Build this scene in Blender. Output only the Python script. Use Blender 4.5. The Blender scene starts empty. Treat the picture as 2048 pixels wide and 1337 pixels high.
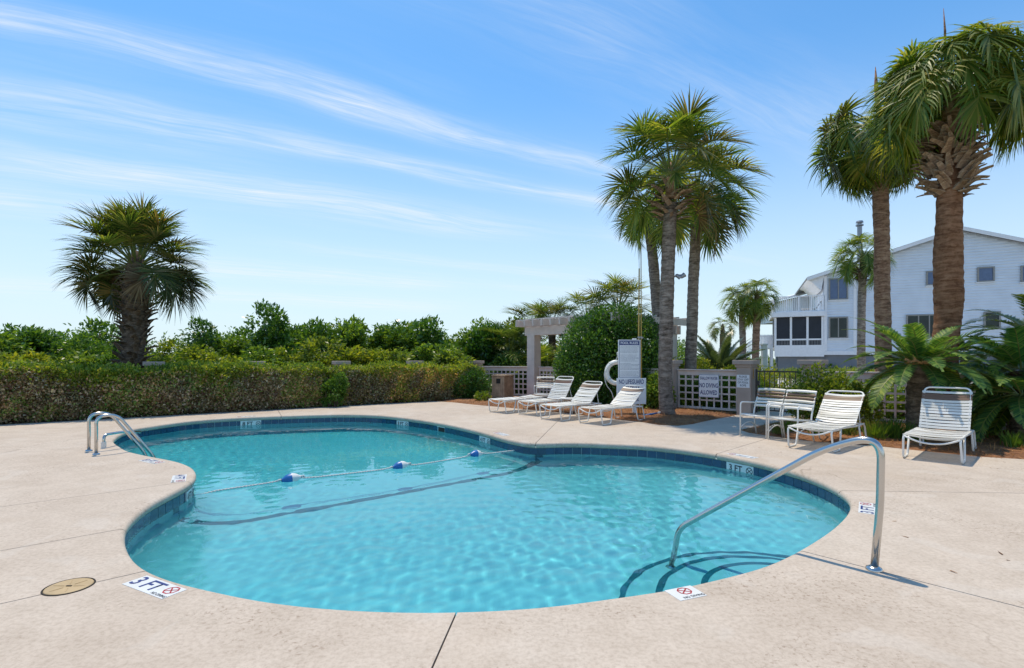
import bpy, bmesh, math, random
import numpy as np
from mathutils import Vector, Matrix, geometry as mgeo

random.seed(7)
RNG = np.random.default_rng(11)
R = math.radians
scene = bpy.context.scene
COL = scene.collection

# ------------------------------------------------------------------ camera
FPX, CAMH, HZ, CX = 1060.0, 1.45, 717.0, 1024.0
cam_d = bpy.data.cameras.new('camera')
cam = bpy.data.objects.new('camera', cam_d); COL.objects.link(cam)
cam.location = (0, 0, CAMH); cam.rotation_euler = (R(90), 0, 0)
cam_d.sensor_width = 36.0; cam_d.lens = 36.0 * FPX / 2048.0
cam_d.shift_y = (HZ - 668.5) / 2048.0
cam_d.clip_start = 0.05; cam_d.clip_end = 3000
scene.camera = cam

# ------------------------------------------------------------------ light
SUNV = Vector((0.14, -0.29, -1.0)).normalized()          # direction the light travels
SUN_EL = math.asin(-SUNV.z); SUN_AZ = math.atan2(-SUNV.x, -SUNV.y)   # azimuth from +Y towards +X
sd = bpy.data.lights.new('sun', 'SUN'); sd.energy = 3.75; sd.angle = R(0.53); sd.color = (1.0, 0.87, 0.68)
sun = bpy.data.objects.new('sun', sd); COL.objects.link(sun)
sun.rotation_euler = SUNV.to_track_quat('-Z', 'Y').to_euler()
sun.location = (-10, 20, 60)
sd.cycles.use_multiple_importance_sampling = False
sd.cycles.is_caustics_light = True

scene.view_settings.view_transform = 'Standard'; scene.view_settings.look = 'None'
scene.view_settings.exposure = 0.02; scene.view_settings.gamma = 1.0
scene.view_settings.use_curve_mapping = False
scene.render.engine = 'CYCLES'
cy = scene.cycles
cy.use_denoising = True
cy.max_bounces = 10; cy.diffuse_bounces = 4; cy.glossy_bounces = 4; cy.transmission_bounces = 8; cy.transparent_max_bounces = 8
cy.caustics_reflective = False; cy.caustics_refractive = True
cy.sample_clamp_indirect = 6.0

world = bpy.data.worlds.new('World'); scene.world = world; world.use_nodes = True

def build_world():
    nt = world.node_tree; nt.nodes.clear(); N = nt.nodes.new; L = nt.links.new
    def math_(op, a, b=None, clamp=False):
        n = N('ShaderNodeMath'); n.operation = op; n.use_clamp = clamp
        for i, v in enumerate((a, b)):
            if v is None: continue
            if isinstance(v, (int, float)): n.inputs[i].default_value = v
            else: L(v, n.inputs[i])
        return n.outputs[0]
    out = N('ShaderNodeOutputWorld'); bg = N('ShaderNodeBackground'); bg.inputs['Strength'].default_value = 0.136
    L(bg.outputs[0], out.inputs[0])
    sky = N('ShaderNodeTexSky'); sky.sky_type = 'NISHITA'; sky.sun_disc = False
    sky.sun_elevation = SUN_EL; sky.sun_rotation = SUN_AZ
    sky.altitude = 0; sky.air_density = 1.0; sky.dust_density = 0.6; sky.ozone_density = 1.6
    tc = N('ShaderNodeTexCoord'); sep = N('ShaderNodeSeparateXYZ'); L(tc.outputs['Generated'], sep.inputs[0])
    x, y, z = sep.outputs
    zc = math_('MAXIMUM', z, 0.02)
    px = math_('DIVIDE', x, math_('ADD', zc, 0.03)); py = math_('DIVIDE', y, math_('ADD', zc, 0.03))
    u = math_('ADD', math_('MULTIPLY', px, 0.87), math_('MULTIPLY', py, 0.5))
    v = math_('SUBTRACT', math_('MULTIPLY', py, 0.87), math_('MULTIPLY', px, 0.5))
    cmb = N('ShaderNodeCombineXYZ'); L(math_('MULTIPLY', u, 0.5), cmb.inputs[0]); L(v, cmb.inputs[1])
    # slow warp of the streaks
    wn = N('ShaderNodeTexNoise'); wn.inputs['Scale'].default_value = 0.9; wn.inputs['Detail'].default_value = 3; L(cmb.outputs[0], wn.inputs['Vector'])
    vw = math_('ADD', v, math_('MULTIPLY', math_('SUBTRACT', wn.outputs[0], 0.5), 0.55))
    def band(center, width, strength, u0, u1):
        d = math_('DIVIDE', math_('SUBTRACT', vw, center), width)
        g = math_('POWER', 2.718, math_('MULTIPLY', math_('MULTIPLY', d, d), -1.0))
        m = N('ShaderNodeMapRange'); m.interpolation_type = 'SMOOTHSTEP'
        m.inputs['From Min'].default_value = u0 - 0.9; m.inputs['From Max'].default_value = u0 + 0.5; L(u, m.inputs['Value'])
        m2 = N('ShaderNodeMapRange'); m2.interpolation_type = 'SMOOTHSTEP'
        m2.inputs['From Min'].default_value = u1 + 0.7; m2.inputs['From Max'].default_value = u1 - 0.4; L(u, m2.inputs['Value'])
        return math_('MULTIPLY', math_('MULTIPLY', math_('MULTIPLY', g, strength), m.outputs[0]), m2.outputs[0])
    b = band(1.98, 0.10, 1.0, -0.8, 1.7)
    for args in ((2.42, 0.10, 1.0, -0.1, 2.6), (2.56, 0.20, 0.7, -1.6, -0.1), (3.2, 0.26, 1.0, -0.7, 1.7), (3.95, 0.35, 0.8, -2.5, -0.6),
                 (5.6, 0.45, 0.9, -0.4, 2.2), (7.5, 0.6, 0.8, -3, 3.0), (4.4, 0.2, 0.6, 0.8, 3.2), (5.2, 0.3, 0.35, 3.0, 5.5), (3.0, 0.2, 0.35, 2.6, 4.2), (1.2, 0.2, 0.3, 0.5, 3), (-1.5, 0.3, 0.6, -3, 2), (-3, 0.5, 0.6, -5, 1)):
        b = math_('ADD', b, band(*args))
    st = N('ShaderNodeCombineXYZ'); L(math_('MULTIPLY', u, 0.75), st.inputs[0]); L(math_('MULTIPLY', vw, 4.5), st.inputs[1])
    n1 = N('ShaderNodeTexNoise'); n1.inputs['Scale'].default_value = 1.5; n1.inputs['Detail'].default_value = 8; n1.inputs['Roughness'].default_value = 0.62
    L(st.outputs[0], n1.inputs['Vector'])
    fib = N('ShaderNodeMapRange'); fib.inputs['From Min'].default_value = 0.30; fib.inputs['From Max'].default_value = 0.72; L(n1.outputs[0], fib.inputs['Value'])
    n2 = N('ShaderNodeTexNoise'); n2.inputs['Scale'].default_value = 0.8; n2.inputs['Detail'].default_value = 5; L(cmb.outputs[0], n2.inputs['Vector'])
    st2 = N('ShaderNodeCombineXYZ'); L(math_('MULTIPLY', u, 1.1), st2.inputs[0]); L(math_('MULTIPLY', vw, 15.0), st2.inputs[1])
    n3 = N('ShaderNodeTexNoise'); n3.inputs['Scale'].default_value = 2.2; n3.inputs['Detail'].default_value = 9; n3.inputs['Roughness'].default_value = 0.7; n3.inputs['Distortion'].default_value = 0.6
    L(st2.outputs[0], n3.inputs['Vector'])
    fine = N('ShaderNodeMapRange'); fine.inputs['From Min'].default_value = 0.30; fine.inputs['From Max'].default_value = 0.66; fine.inputs['To Min'].default_value = 0.35; fine.inputs['To Max'].default_value = 1.15; L(n3.outputs[0], fine.inputs['Value'])
    veil = N('ShaderNodeMapRange'); veil.inputs['From Min'].default_value = 0.50; veil.inputs['From Max'].default_value = 0.85; veil.inputs['To Max'].default_value = 0.3; L(n2.outputs[0], veil.inputs['Value'])
    cl = math_('MULTIPLY', math_('MULTIPLY', math_('ADD', b, veil.outputs[0]), fib.outputs[0]), fine.outputs[0], True)
    # thin milky air near the horizon
    hz = N('ShaderNodeMapRange'); hz.interpolation_type = 'SMOOTHSTEP'
    hz.inputs['From Min'].default_value = 0.50; hz.inputs['From Max'].default_value = -0.02; hz.inputs['To Max'].default_value = 0.85; L(z, hz.inputs['Value'])
    grade = N('ShaderNodeMix'); grade.data_type = 'RGBA'; grade.blend_type = 'MULTIPLY'; grade.inputs[0].default_value = 1.0
    L(sky.outputs[0], grade.inputs[6]); grade.inputs[7].default_value = SKY_TINT
    mh = N('ShaderNodeMix'); mh.data_type = 'RGBA'; L(hz.outputs[0], mh.inputs[0]); L(grade.outputs[2], mh.inputs[6]); mh.inputs[7].default_value = HORIZON
    mc = N('ShaderNodeMix'); mc.data_type = 'RGBA'; L(math_('MULTIPLY', cl, 0.85), mc.inputs[0]); L(mh.outputs[2], mc.inputs[6]); mc.inputs[7].default_value = CLOUD
    L(mc.outputs[2], bg.inputs['Color'])
SKY_TINT = (0.66, 1.16, 1.42, 1); HORIZON = (5.9, 6.6, 7.05, 1); CLOUD = (6.7, 7.0, 7.15, 1)
build_world()

# ------------------------------------------------------------------ helpers: survey
def G(px, py, z=0.0):
    """point on the level z seen at photo pixel (px, py)"""
    Y = FPX * (CAMH - z) / (py - HZ)
    return Vector(((px - CX) / FPX * Y, Y, z))
def A(px, py, Y):
    return Vector(((px - CX) / FPX * Y, Y, CAMH - (py - HZ) / FPX * Y))

# ------------------------------------------------------------------ helpers: objects
def tag(o, label=None, cat=None, group=None, kind=None):
    if label: o['label'] = label
    if cat: o['category'] = cat
    if group: o['group'] = group
    if kind: o['kind'] = kind
    return o
def empty(name, loc=(0, 0, 0), rz=0.0):
    o = bpy.data.objects.new(name, None); COL.objects.link(o)
    o.location = loc; o.rotation_euler = (0, 0, rz); o.empty_display_size = 0.2
    return o
def link(name, me, parent=None, loc=None, rot=None, scale=None):
    o = bpy.data.objects.new(name, me); COL.objects.link(o)
    if parent is not None: o.parent = parent
    if loc is not None: o.location = loc
    if rot is not None: o.rotation_euler = rot
    if scale is not None: o.scale = scale
    return o
def copy_tree(o, parent=None):
    c = o.copy(); COL.objects.link(c); c.parent = parent
    for ch in list(o.children): copy_tree(ch, c)
    return c

def fillet(pts, rad, n=6):
    """round the inner corners of a polyline"""
    pts = [Vector(p) for p in pts]; out = [pts[0]]
    for i in range(1, len(pts) - 1):
        a, b, c = pts[i-1], pts[i], pts[i+1]
        r = rad[i-1] if isinstance(rad, (list, tuple)) else rad
        d1 = (a - b); d2 = (c - b); l1 = d1.length; l2 = d2.length
        d1.normalize(); d2.normalize()
        r = min(r, l1 * 0.48, l2 * 0.48)
        p, q = b + d1 * r, b + d2 * r
        for k in range(n + 1):
            t = k / n
            out.append(p * (1-t)**2 + b * (2*t*(1-t)) + q * t*t)
    out.append(pts[-1])
    return out

class MB:
    def __init__(s): s.v = []; s.f = []; s.m = []
    def add(s, vs, fs, mi=0):
        o = len(s.v); s.v += [tuple(v) for v in vs]; s.f += [tuple(i + o for i in f) for f in fs]; s.m += [mi] * len(fs)
        return s
    def box(s, c, size, M=None, mi=0, bev=0.0):
        hx, hy, hz = size[0]/2, size[1]/2, size[2]/2
        vs = [Vector((sx*hx, sy*hy, sz*hz)) for sz in (-1, 1) for sy in (-1, 1) for sx in (-1, 1)]
        if M is not None: vs = [M @ v for v in vs]
        c = Vector(c); vs = [v + c for v in vs]
        return s.add(vs, [(0,2,3,1), (4,5,7,6), (0,1,5,4), (2,6,7,3), (0,4,6,2), (1,3,7,5)], mi)
    def bar(s, a, b, w, h, up=(0,0,1), mi=0):
        a, b = Vector(a), Vector(b); d = (b - a).normalized(); sd_ = d.cross(Vector(up)).normalized(); u = sd_.cross(d)
        vs = []
        for p in (a, b):
            for (i, j) in ((-1,-1), (1,-1), (1,1), (-1,1)): vs.append(p + sd_ * (i*w/2) + u * (j*h/2))
        return s.add(vs, [(0,1,2,3), (7,6,5,4), (0,4,5,1), (1,5,6,2), (2,6,7,3), (3,7,4,0)], mi)
    def tube(s, pts, r, n=8, cap=True, mi=0):
        pts = [Vector(p) for p in pts]; k = len(pts)
        rad = r if isinstance(r, (list, tuple)) else [r] * k
        t0 = (pts[1] - pts[0]).normalized()
        nrm = t0.orthogonal().normalized(); vs = []
        for i, p in enumerate(pts):
            t = (pts[min(i+1, k-1)] - pts[max(i-1, 0)]).normalized()
            nrm = (nrm - t * nrm.dot(t)).normalized(); bn = t.cross(nrm)
            for j in range(n):
                a = 2*math.pi*j/n; vs.append(p + (nrm*math.cos(a) + bn*math.sin(a)) * rad[i])
        fs = []
        for i in range(k-1):
            for j in range(n):
                fs.append((i*n+j, i*n+(j+1) % n, (i+1)*n+(j+1) % n, (i+1)*n+j))
        if cap: fs.append(tuple(range(n-1, -1, -1))); fs.append(tuple(range((k-1)*n, k*n)))
        return s.add(vs, fs, mi)
    def lathe(s, prof, n=24, c=(0,0,0), mi=0, M=None):
        c = Vector(c); vs = []
        for (r, z) in prof:
            for j in range(n):
                a = 2*math.pi*j/n; v = Vector((r*math.cos(a), r*math.sin(a), z))
                if M is not None: v = M @ v
                vs.append(c + v)
        fs = []
        for i in range(len(prof)-1):
            for j in range(n): fs.append((i*n+j, i*n+(j+1) % n, (i+1)*n+(j+1) % n, (i+1)*n+j))
        fs.append(tuple(range(n-1, -1, -1))); fs.append(tuple(range((len(prof)-1)*n, len(prof)*n)))
        return s.add(vs, fs, mi)
    def prism(s, poly, z0, z1, mi=0, M=None):
        n = len(poly); vs = [Vector((p[0], p[1], z0)) for p in poly] + [Vector((p[0], p[1], z1)) for p in poly]
        if M is not None: vs = [M @ v for v in vs]
        fs = [tuple(range(n-1, -1, -1)), tuple(range(n, 2*n))] + [(i, (i+1) % n, n+(i+1) % n, n+i) for i in range(n)]
        return s.add(vs, fs, mi)
    def mesh(s, name, mats, smooth=False, autos=None):
        me = bpy.data.meshes.new(name); me.from_pydata(s.v, [], s.f)
        if not isinstance(mats, (list, tuple)): mats = [mats]
        for m in mats: me.materials.append(m)
        if len(mats) > 1: me.polygons.foreach_set('material_index', s.m)
        if smooth: me.polygons.foreach_set('use_smooth', [True] * len(me.polygons))
        me.update()
        if autos: me.set_sharp_from_angle(angle=R(autos))
        return me
    def build(s, name, mats, parent=None, smooth=False, loc=None, rot=None, autos=None, bevel=0.0):
        o = link(name, s.mesh(name, mats, smooth, autos), parent, loc, rot)
        if bevel:
            b = o.modifiers.new('bevel', 'BEVEL'); b.width = bevel; b.segments = 2; b.limit_method = 'ANGLE'; b.angle_limit = R(40)
        return o

def np_mesh(name, V, faces4, mat, smooth=False):
    """V (n,3), faces4 (m,4) or (m,3) numpy"""
    me = bpy.data.meshes.new(name)
    k = faces4.shape[1]; m = faces4.shape[0]
    me.vertices.add(len(V)); me.vertices.foreach_set('co', np.ascontiguousarray(V, dtype=np.float32).ravel())
    me.loops.add(m*k); me.loops.foreach_set('vertex_index', np.ascontiguousarray(faces4, dtype=np.int32).ravel())
    me.polygons.add(m); me.polygons.foreach_set('loop_start', np.arange(0, m*k, k, dtype=np.int32))
    if smooth: me.polygons.foreach_set('use_smooth', np.ones(m, dtype=bool))
    me.materials.append(mat); me.update(); me.validate()
    return me

# ------------------------------------------------------------------ helpers: materials
class Mat:
    def __init__(s, name):
        s.m = bpy.data.materials.new(name); s.m.use_nodes = True; s.nt = s.m.node_tree; s.nt.nodes.clear()
        s.out = s.N('ShaderNodeOutputMaterial')
    def N(s, t): return s.nt.nodes.new(t)
    def L(s, a, b): s.nt.links.new(a, b)
    def principled(s, **kw):
        p = s.N('ShaderNodeBsdfPrincipled')
        for k, v in kw.items(): p.inputs[k.replace('_', ' ')].default_value = v
        s.L(p.outputs[0], s.out.inputs['Surface']); return p
    def coord(s, which='Object', scale=None):
        t = s.N('ShaderNodeTexCoord').outputs[which]
        if scale is None: return t
        mp = s.N('ShaderNodeMapping'); mp.inputs['Scale'].default_value = scale; s.L(t, mp.inputs[0]); return mp.outputs[0]
    def noise(s, vec, scale, detail=4, rough=0.55, dist=0.0):
        n = s.N('ShaderNodeTexNoise'); n.inputs['Scale'].default_value = scale; n.inputs['Detail'].default_value = detail
        n.inputs['Roughness'].default_value = rough; n.inputs['Distortion'].default_value = dist
        if vec is not None: s.L(vec, n.inputs['Vector'])
        return n.outputs[0]
    def ramp(s, fac, stops, interp='LINEAR'):
        r = s.N('ShaderNodeValToRGB'); cr = r.color_ramp; cr.interpolation = interp
        while len(cr.elements) < len(stops): cr.elements.new(0.5)
        for e, (p, c) in zip(cr.elements, stops):
            e.position = p; e.color = tuple(c) + (1,) if len(c) == 3 else c
        s.L(fac, r.inputs[0]); return r.outputs[0]
    def mix(s, fac, a, b, mode='MIX'):
        n = s.N('ShaderNodeMix'); n.data_type = 'RGBA'; n.blend_type = mode
        for i, v in ((0, fac), (6, a), (7, b)):
            if isinstance(v, (int, float)): n.inputs[i].default_value = v
            elif isinstance(v, tuple): n.inputs[i].default_value = v if len(v) == 4 else v + (1,)
            else: s.L(v, n.inputs[i])
        return n.outputs[2]
    def bump(s, h, strength=0.3, dist=0.01, p=None):
        b = s.N('ShaderNodeBump'); b.inputs['Strength'].default_value = strength; b.inputs['Distance'].default_value = dist
        s.L(h, b.inputs['Height'])
        if p is not None: s.L(b.outputs[0], p.inputs['Normal'])
        return b.outputs[0]

def simple(name, col, rough=0.5, metal=0.0, var=0.12, scale=6.0, bump=0.0, bscale=40.0, spec=0.5):
    M = Mat(name); p = M.principled(Roughness=rough, Metallic=metal)
    p.inputs['Specular IOR Level'].default_value = spec
    c = M.coord('Object'); f = M.noise(c, scale, 5)
    lo = tuple(max(0, x*(1-var)) for x in col); hi = tuple(min(1, x*(1+var)) for x in col)
    M.L(M.ramp(f, [(0.3, lo), (0.7, hi)]), p.inputs['Base Color'])
    if bump: M.bump(M.noise(c, bscale, 4), bump, 0.01, p)
    return M.m

def leaf_mat(name, cols, trans=0.35, rough=0.4, spec=0.4, tcol=1.6, dead=None):
    """leaf-by-leaf colour; light passes through the blade"""
    M = Mat(name)
    g = M.N('ShaderNodeNewGeometry')
    n = len(cols); stops = [(i/(n-1) if n > 1 else 0, c) for i, c in enumerate(cols)]
    col = M.ramp(g.outputs['Random Per Island'], stops)
    pn = M.noise(M.coord('Object'), 1.3, 3)
    col = M.mix(M.ramp(pn, [(0.35, (0, 0, 0)), (0.65, (1, 1, 1))]), M.mix(1.0, col, (0.72, 0.78, 0.75), 'MULTIPLY'), col)
    oi = M.N('ShaderNodeObjectInfo').outputs['Random']
    col = M.mix(1.0, col, M.ramp(oi, [(0.0, (0.72, 0.85, 0.8)), (0.4, (1.0, 1.0, 1.0)), (0.75, (1.2, 1.12, 0.9)), (1.0, (1.45, 1.2, 0.8))]), 'MULTIPLY')
    p = M.N('ShaderNodeBsdfPrincipled'); p.inputs['Roughness'].default_value = rough; p.inputs['Specular IOR Level'].default_value = spec
    M.L(col, p.inputs['Base Color'])
    t = M.N('ShaderNodeBsdfTranslucent')
    M.L(M.mix(1.0, col, (tcol*1.15, tcol*1.1, tcol*0.45), 'MULTIPLY'), t.inputs['Color'])
    ms = M.N('ShaderNodeMixShader'); ms.inputs[0].default_value = trans
    M.L(p.outputs[0], ms.inputs[1]); M.L(t.outputs[0], ms.inputs[2]); M.L(ms.outputs[0], M.out.inputs['Surface'])
    return M.m

def concrete_mat():
    M = Mat('concrete_deck'); p = M.principled(Roughness=0.85); p.inputs['Specular IOR Level'].default_value = 0.25
    c = M.N('ShaderNodeNewGeometry').outputs['Position']
    big = M.noise(c, 0.55, 6, 0.6, 0.4); mid = M.noise(c, 3.5, 8, 0.65); fine = M.noise(c, 34, 6, 0.75)
    col = M.ramp(big, [(0.30, (0.51, 0.428, 0.350)), (0.5, (0.56, 0.478, 0.397)), (0.72, (0.585, 0.512, 0.434))])
    col = M.mix(0.5, col, M.ramp(mid, [(0.3, (0.78, 0.76, 0.73)), (0.62, (1.03, 1.03, 1.03))]), 'MULTIPLY')
    col = M.mix(0.7, col, M.ramp(fine, [(0.34, (0.72, 0.69, 0.66)), (0.56, (1.03, 1.03, 1.03))]), 'MULTIPLY')
    # worn patches with dark pitting, and ochre stains
    patch = M.ramp(M.noise(c, 0.9, 5, 0.6, 0.6), [(0.46, (0, 0, 0)), (0.60, (1, 1, 1))])
    pits = M.ramp(M.noise(M.coord('Object', (1, 1, 1)), 28, 8, 0.8), [(0.535, (0, 0, 0)), (0.60, (1, 1, 1))])
    pm = M.N('ShaderNodeMath'); pm.operation = 'MULTIPLY'; M.L(patch, pm.inputs[0]); M.L(pits, pm.inputs[1])
    pm2 = M.N('ShaderNodeMath'); pm2.operation = 'MULTIPLY'; pm2.inputs[1].default_value = 0.75; M.L(pm.outputs[0], pm2.inputs[0])
    col = M.mix(pm2.outputs[0], col, (0.24, 0.17, 0.12))
    st = M.ramp(M.noise(c, 0.42, 4, 0.5, 1.0), [(0.56, (0, 0, 0)), (0.75, (0.45, 0.45, 0.45))])
    col = M.mix(st, col, (0.50, 0.39, 0.29))
    dots = M.ramp(M.noise(c, 70, 2, 0.5), [(0.76, (0, 0, 0)), (0.79, (1, 1, 1))])
    col = M.mix(dots, col, (0.17, 0.12, 0.09))
    # a few wandering hairline cracks and old splash marks
    wv = M.N('ShaderNodeVectorMath'); wv.operation = 'MULTIPLY_ADD'; nz = M.N('ShaderNodeTexNoise'); nz.inputs['Scale'].default_value = 2.2; nz.inputs['Detail'].default_value = 5; M.L(c, nz.inputs['Vector'])
    M.L(nz.outputs['Color'], wv.inputs[0]); wv.inputs[1].default_value = (0.5, 0.5, 0); M.L(c, wv.inputs[2])
    vo = M.N('ShaderNodeTexVoronoi'); vo.feature = 'DISTANCE_TO_EDGE'; vo.inputs['Scale'].default_value = 0.38; M.L(wv.outputs[0], vo.inputs['Vector'])
    cr = M.ramp(vo.outputs['Distance'], [(0.0, (1, 1, 1)), (0.0022, (0, 0, 0))]); cm = M.ramp(M.noise(c, 0.7, 3), [(0.5, (0, 0, 0)), (0.6, (0.55, 0.55, 0.55))])
    col = M.mix(M.mix(1.0, cr, cm, 'MULTIPLY'), col, (0.2, 0.15, 0.11))
    sp = M.ramp(M.noise(c, 1.7, 3, 0.45, 0.8), [(0.60, (0, 0, 0)), (0.64, (0.22, 0.22, 0.22))])
    col = M.mix(sp, col, (0.60, 0.55, 0.49))
    M.L(col, p.inputs['Base Color'])
    add = M.N('ShaderNodeMath'); add.operation = 'ADD'; M.L(mid, add.inputs[0]); M.L(fine, add.inputs[1])
    M.bump(add.outputs[0], 0.25, 0.006, p)
    return M.m

def plaster_mat():
    M = Mat('pool_plaster'); p = M.principled(Roughness=0.8)
    c = M.N('ShaderNodeNewGeometry').outputs['Position']
    f = M.noise(c, 0.8, 6, 0.6)
    M.L(M.ramp(f, [(0.3, PLASTER_LO), (0.7, PLASTER_HI)]), p.inputs['Base Color'])
    M.bump(M.noise(c, 40, 4), 0.1, 0.004, p)
    return M.m
PLASTER_LO = (0.50, 0.70, 0.73); PLASTER_HI = (0.60, 0.78, 0.81)

def tile_mat():
    M = Mat('blue_glazed_tile'); p = M.principled(Roughness=0.12)
    oi = M.N('ShaderNodeObjectInfo').outputs['Random']
    col = M.ramp(oi, [(0.0, (0.012, 0.052, 0.12)), (0.5, (0.016, 0.075, 0.15)), (1.0, (0.02, 0.062, 0.11))])
    n = M.noise(M.coord('Object'), 30, 5)
    col = M.mix(0.6, col, M.ramp(n, [(0.3, (0.65, 0.7, 0.75)), (0.7, (1.2, 1.2, 1.2))]), 'MULTIPLY')
    M.L(col, p.inputs['Base Color']); M.bump(n, 0.08, 0.004, p)
    return M.m

def water_mat():
    """clear water: refraction and mirror reflection; the body of water takes out red, more where it is deeper"""
    M = Mat('pool_water')
    r = M.N('ShaderNodeBsdfRefraction'); r.inputs['IOR'].default_value = 1.333; r.inputs['Roughness'].default_value = 0.0
    pos = M.N('ShaderNodeNewGeometry').outputs['Position']
    dn = M.N('ShaderNodeVectorMath'); dn.operation = 'DOT_PRODUCT'; M.L(pos, dn.inputs[0]); dn.inputs[1].default_value = (-0.609, 0.793, 0)
    mr = M.N('ShaderNodeMapRange'); mr.inputs['From Min'].default_value = 6.6; mr.inputs['From Max'].default_value = 10.6; M.L(dn.outputs['Value'], mr.inputs['Value'])
    M.L(M.ramp(mr.outputs[0], [(0.0, WATER_SHALLOW), (1.0, WATER_DEEP)]), r.inputs['Color'])
    g = M.N('ShaderNodeBsdfGlossy'); g.inputs['Roughness'].default_value = 0.0
    f = M.N('ShaderNodeFresnel'); f.inputs[0].default_value = 1.333
    ms = M.N('ShaderNodeMixShader'); M.L(f.outputs[0], ms.inputs[0]); M.L(r.outputs[0], ms.inputs[1]); M.L(g.outputs[0], ms.inputs[2]); M.L(ms.outputs[0], M.out.inputs['Surface'])
    return M.m
WATER_SHALLOW = (0.48, 0.91, 0.97); WATER_DEEP = (0.37, 0.92, 1.0)

def bark_mat(name, cols, ring=22.0, rough_b=0.6):
    M = Mat(name); p = M.principled(Roughness=0.9); p.inputs['Specular IOR Level'].default_value = 0.15
    c = M.coord('Object'); cs = M.coord('Object', (1, 1, 5.0)); cv = M.coord('Object', (6, 6, 1.0))
    a = M.noise(cs, 3.0, 8, 0.72, 0.9); b = M.noise(c, 9.0, 6, 0.7, 0.4); d = M.noise(c, 1.2, 4)
    mixf = M.N('ShaderNodeMath'); mixf.operation = 'MULTIPLY_ADD'; mixf.inputs[1].default_value = 0.65; M.L(a, mixf.inputs[0])
    s2 = M.N('ShaderNodeMath'); s2.operation = 'MULTIPLY'; s2.inputs[1].default_value = 0.35; M.L(b, s2.inputs[0]); M.L(s2.outputs[0], mixf.inputs[2])
    col = M.ramp(mixf.outputs[0], [(0.37, cols[0]), (0.49, cols[1]), (0.60, cols[2])])
    oi = M.N('ShaderNodeObjectInfo').outputs['Random']
    col = M.mix(1.0, col, M.ramp(oi, [(0.0, (0.72, 0.70, 0.68)), (0.5, (1.0, 1.0, 1.0)), (1.0, (1.35, 1.25, 1.15))]), 'MULTIPLY')
    col = M.mix(0.4, col, M.ramp(d, [(0.3, (0.7, 0.7, 0.7)), (0.7, (1.2, 1.15, 1.1))]), 'MULTIPLY')
    M.L(col, p.inputs['Base Color']); M.bump(mixf.outputs[0], rough_b, 0.03, p)
    return M.m

M_DECK = concrete_mat(); M_PLASTER = plaster_mat(); M_TILE = tile_mat(); M_WATER = water_mat()
M_STEEL = simple('stainless_steel', (0.56, 0.55, 0.53), 0.2, 1.0, 0.06, 3, 0.02, 60)
M_WHITE = simple('white_powder_coat', (0.76, 0.76, 0.73), 0.35, 0, 0.05)
M_STRAP = simple('white_vinyl_strap', (0.78, 0.78, 0.76), 0.45, 0, 0.06)
def age_straps(m):
    nt = m.node_tree; p = [n for n in nt.nodes if n.type == 'BSDF_PRINCIPLED'][0]; src = p.inputs['Base Color'].links[0].from_socket
    oi = nt.nodes.new('ShaderNodeObjectInfo'); rp = nt.nodes.new('ShaderNodeValToRGB'); mx = nt.nodes.new('ShaderNodeMix'); mx.data_type = 'RGBA'; mx.blend_type = 'MULTIPLY'; mx.inputs[0].default_value = 1.0
    rp.color_ramp.elements[0].color = (0.80, 0.77, 0.70, 1); rp.color_ramp.elements[1].color = (1.03, 1.03, 1.02, 1)
    nt.links.new(oi.outputs['Random'], rp.inputs[0]); nt.links.new(src, mx.inputs[6]); nt.links.new(rp.outputs[0], mx.inputs[7]); nt.links.new(mx.outputs[2], p.inputs['Base Color'])
age_straps(M_STRAP)
M_BROWN = simple('brown_vinyl_strap', (0.16, 0.095, 0.06), 0.5, 0, 0.15)
M_STUCCO = simple('taupe_stucco', (0.455, 0.373, 0.316), 0.9, 0, 0.10, 2.5, 0.25, 60)
M_LATTICE = simple('taupe_lattice_paint', (0.662, 0.578, 0.529), 0.7, 0, 0.12, 4, 0.1, 30)
M_PERGOLA = simple('pale_pergola_paint', (0.698, 0.604, 0.536), 0.7, 0, 0.12, 3, 0.1, 30)
M_SIGN = simple('white_sign_board', (0.829, 0.851, 0.874), 0.4, 0, 0.05, 8)
M_NAVY = simple('navy_ink', (0.012, 0.03, 0.17), 0.5, 0, 0.1)
M_BLACKINK = simple('black_ink', (0.015, 0.02, 0.035), 0.5, 0, 0.1)
M_GREYINK = simple('grey_ink', (0.30, 0.33, 0.38), 0.6, 0, 0.1)
M_RED = simple('red_ink', (0.42, 0.03, 0.035), 0.5, 0, 0.1)
M_MARK = simple('white_marker_tile', (0.72, 0.73, 0.72), 0.3, 0, 0.05)
M_LID = simple('tan_plastic_lid', (0.46, 0.33, 0.17), 0.55, 0, 0.1, 9, 0.1, 30)
M_DARK = simple('dark_gap', (0.03, 0.025, 0.02), 0.9, 0, 0.2)
M_SOILBASE = simple('joint_soil', (0.10, 0.075, 0.055), 0.95, 0, 0.3, 8, 0.3, 30)
M_BLUE = simple('blue_plastic', (0.015, 0.14, 0.42), 0.35, 0, 0.08)
M_ROPE = simple('white_rope', (0.62, 0.64, 0.62), 0.7, 0, 0.15, 60, 0.4, 120)
M_BLACK = simple('black_metal', (0.012, 0.012, 0.014), 0.4, 0, 0.2)
M_WOOD = simple('weathered_wood', (0.374, 0.264, 0.170), 0.85, 0, 0.3, 5, 0.4, 25)
M_BAMBOO = simple('yellow_pole', (0.50, 0.33, 0.07), 0.5, 0, 0.15, 5)
M_PUTTY = simple('pale_box_paint', (0.66, 0.66, 0.64), 0.6, 0, 0.05)
M_SIDING = simple('white_clapboard', (0.77, 0.81, 0.87), 0.6, 0, 0.05, 1.2, 0.05, 20)
M_TRIM = simple('white_house_trim', (0.84, 0.84, 0.86), 0.55, 0, 0.05)
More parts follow.
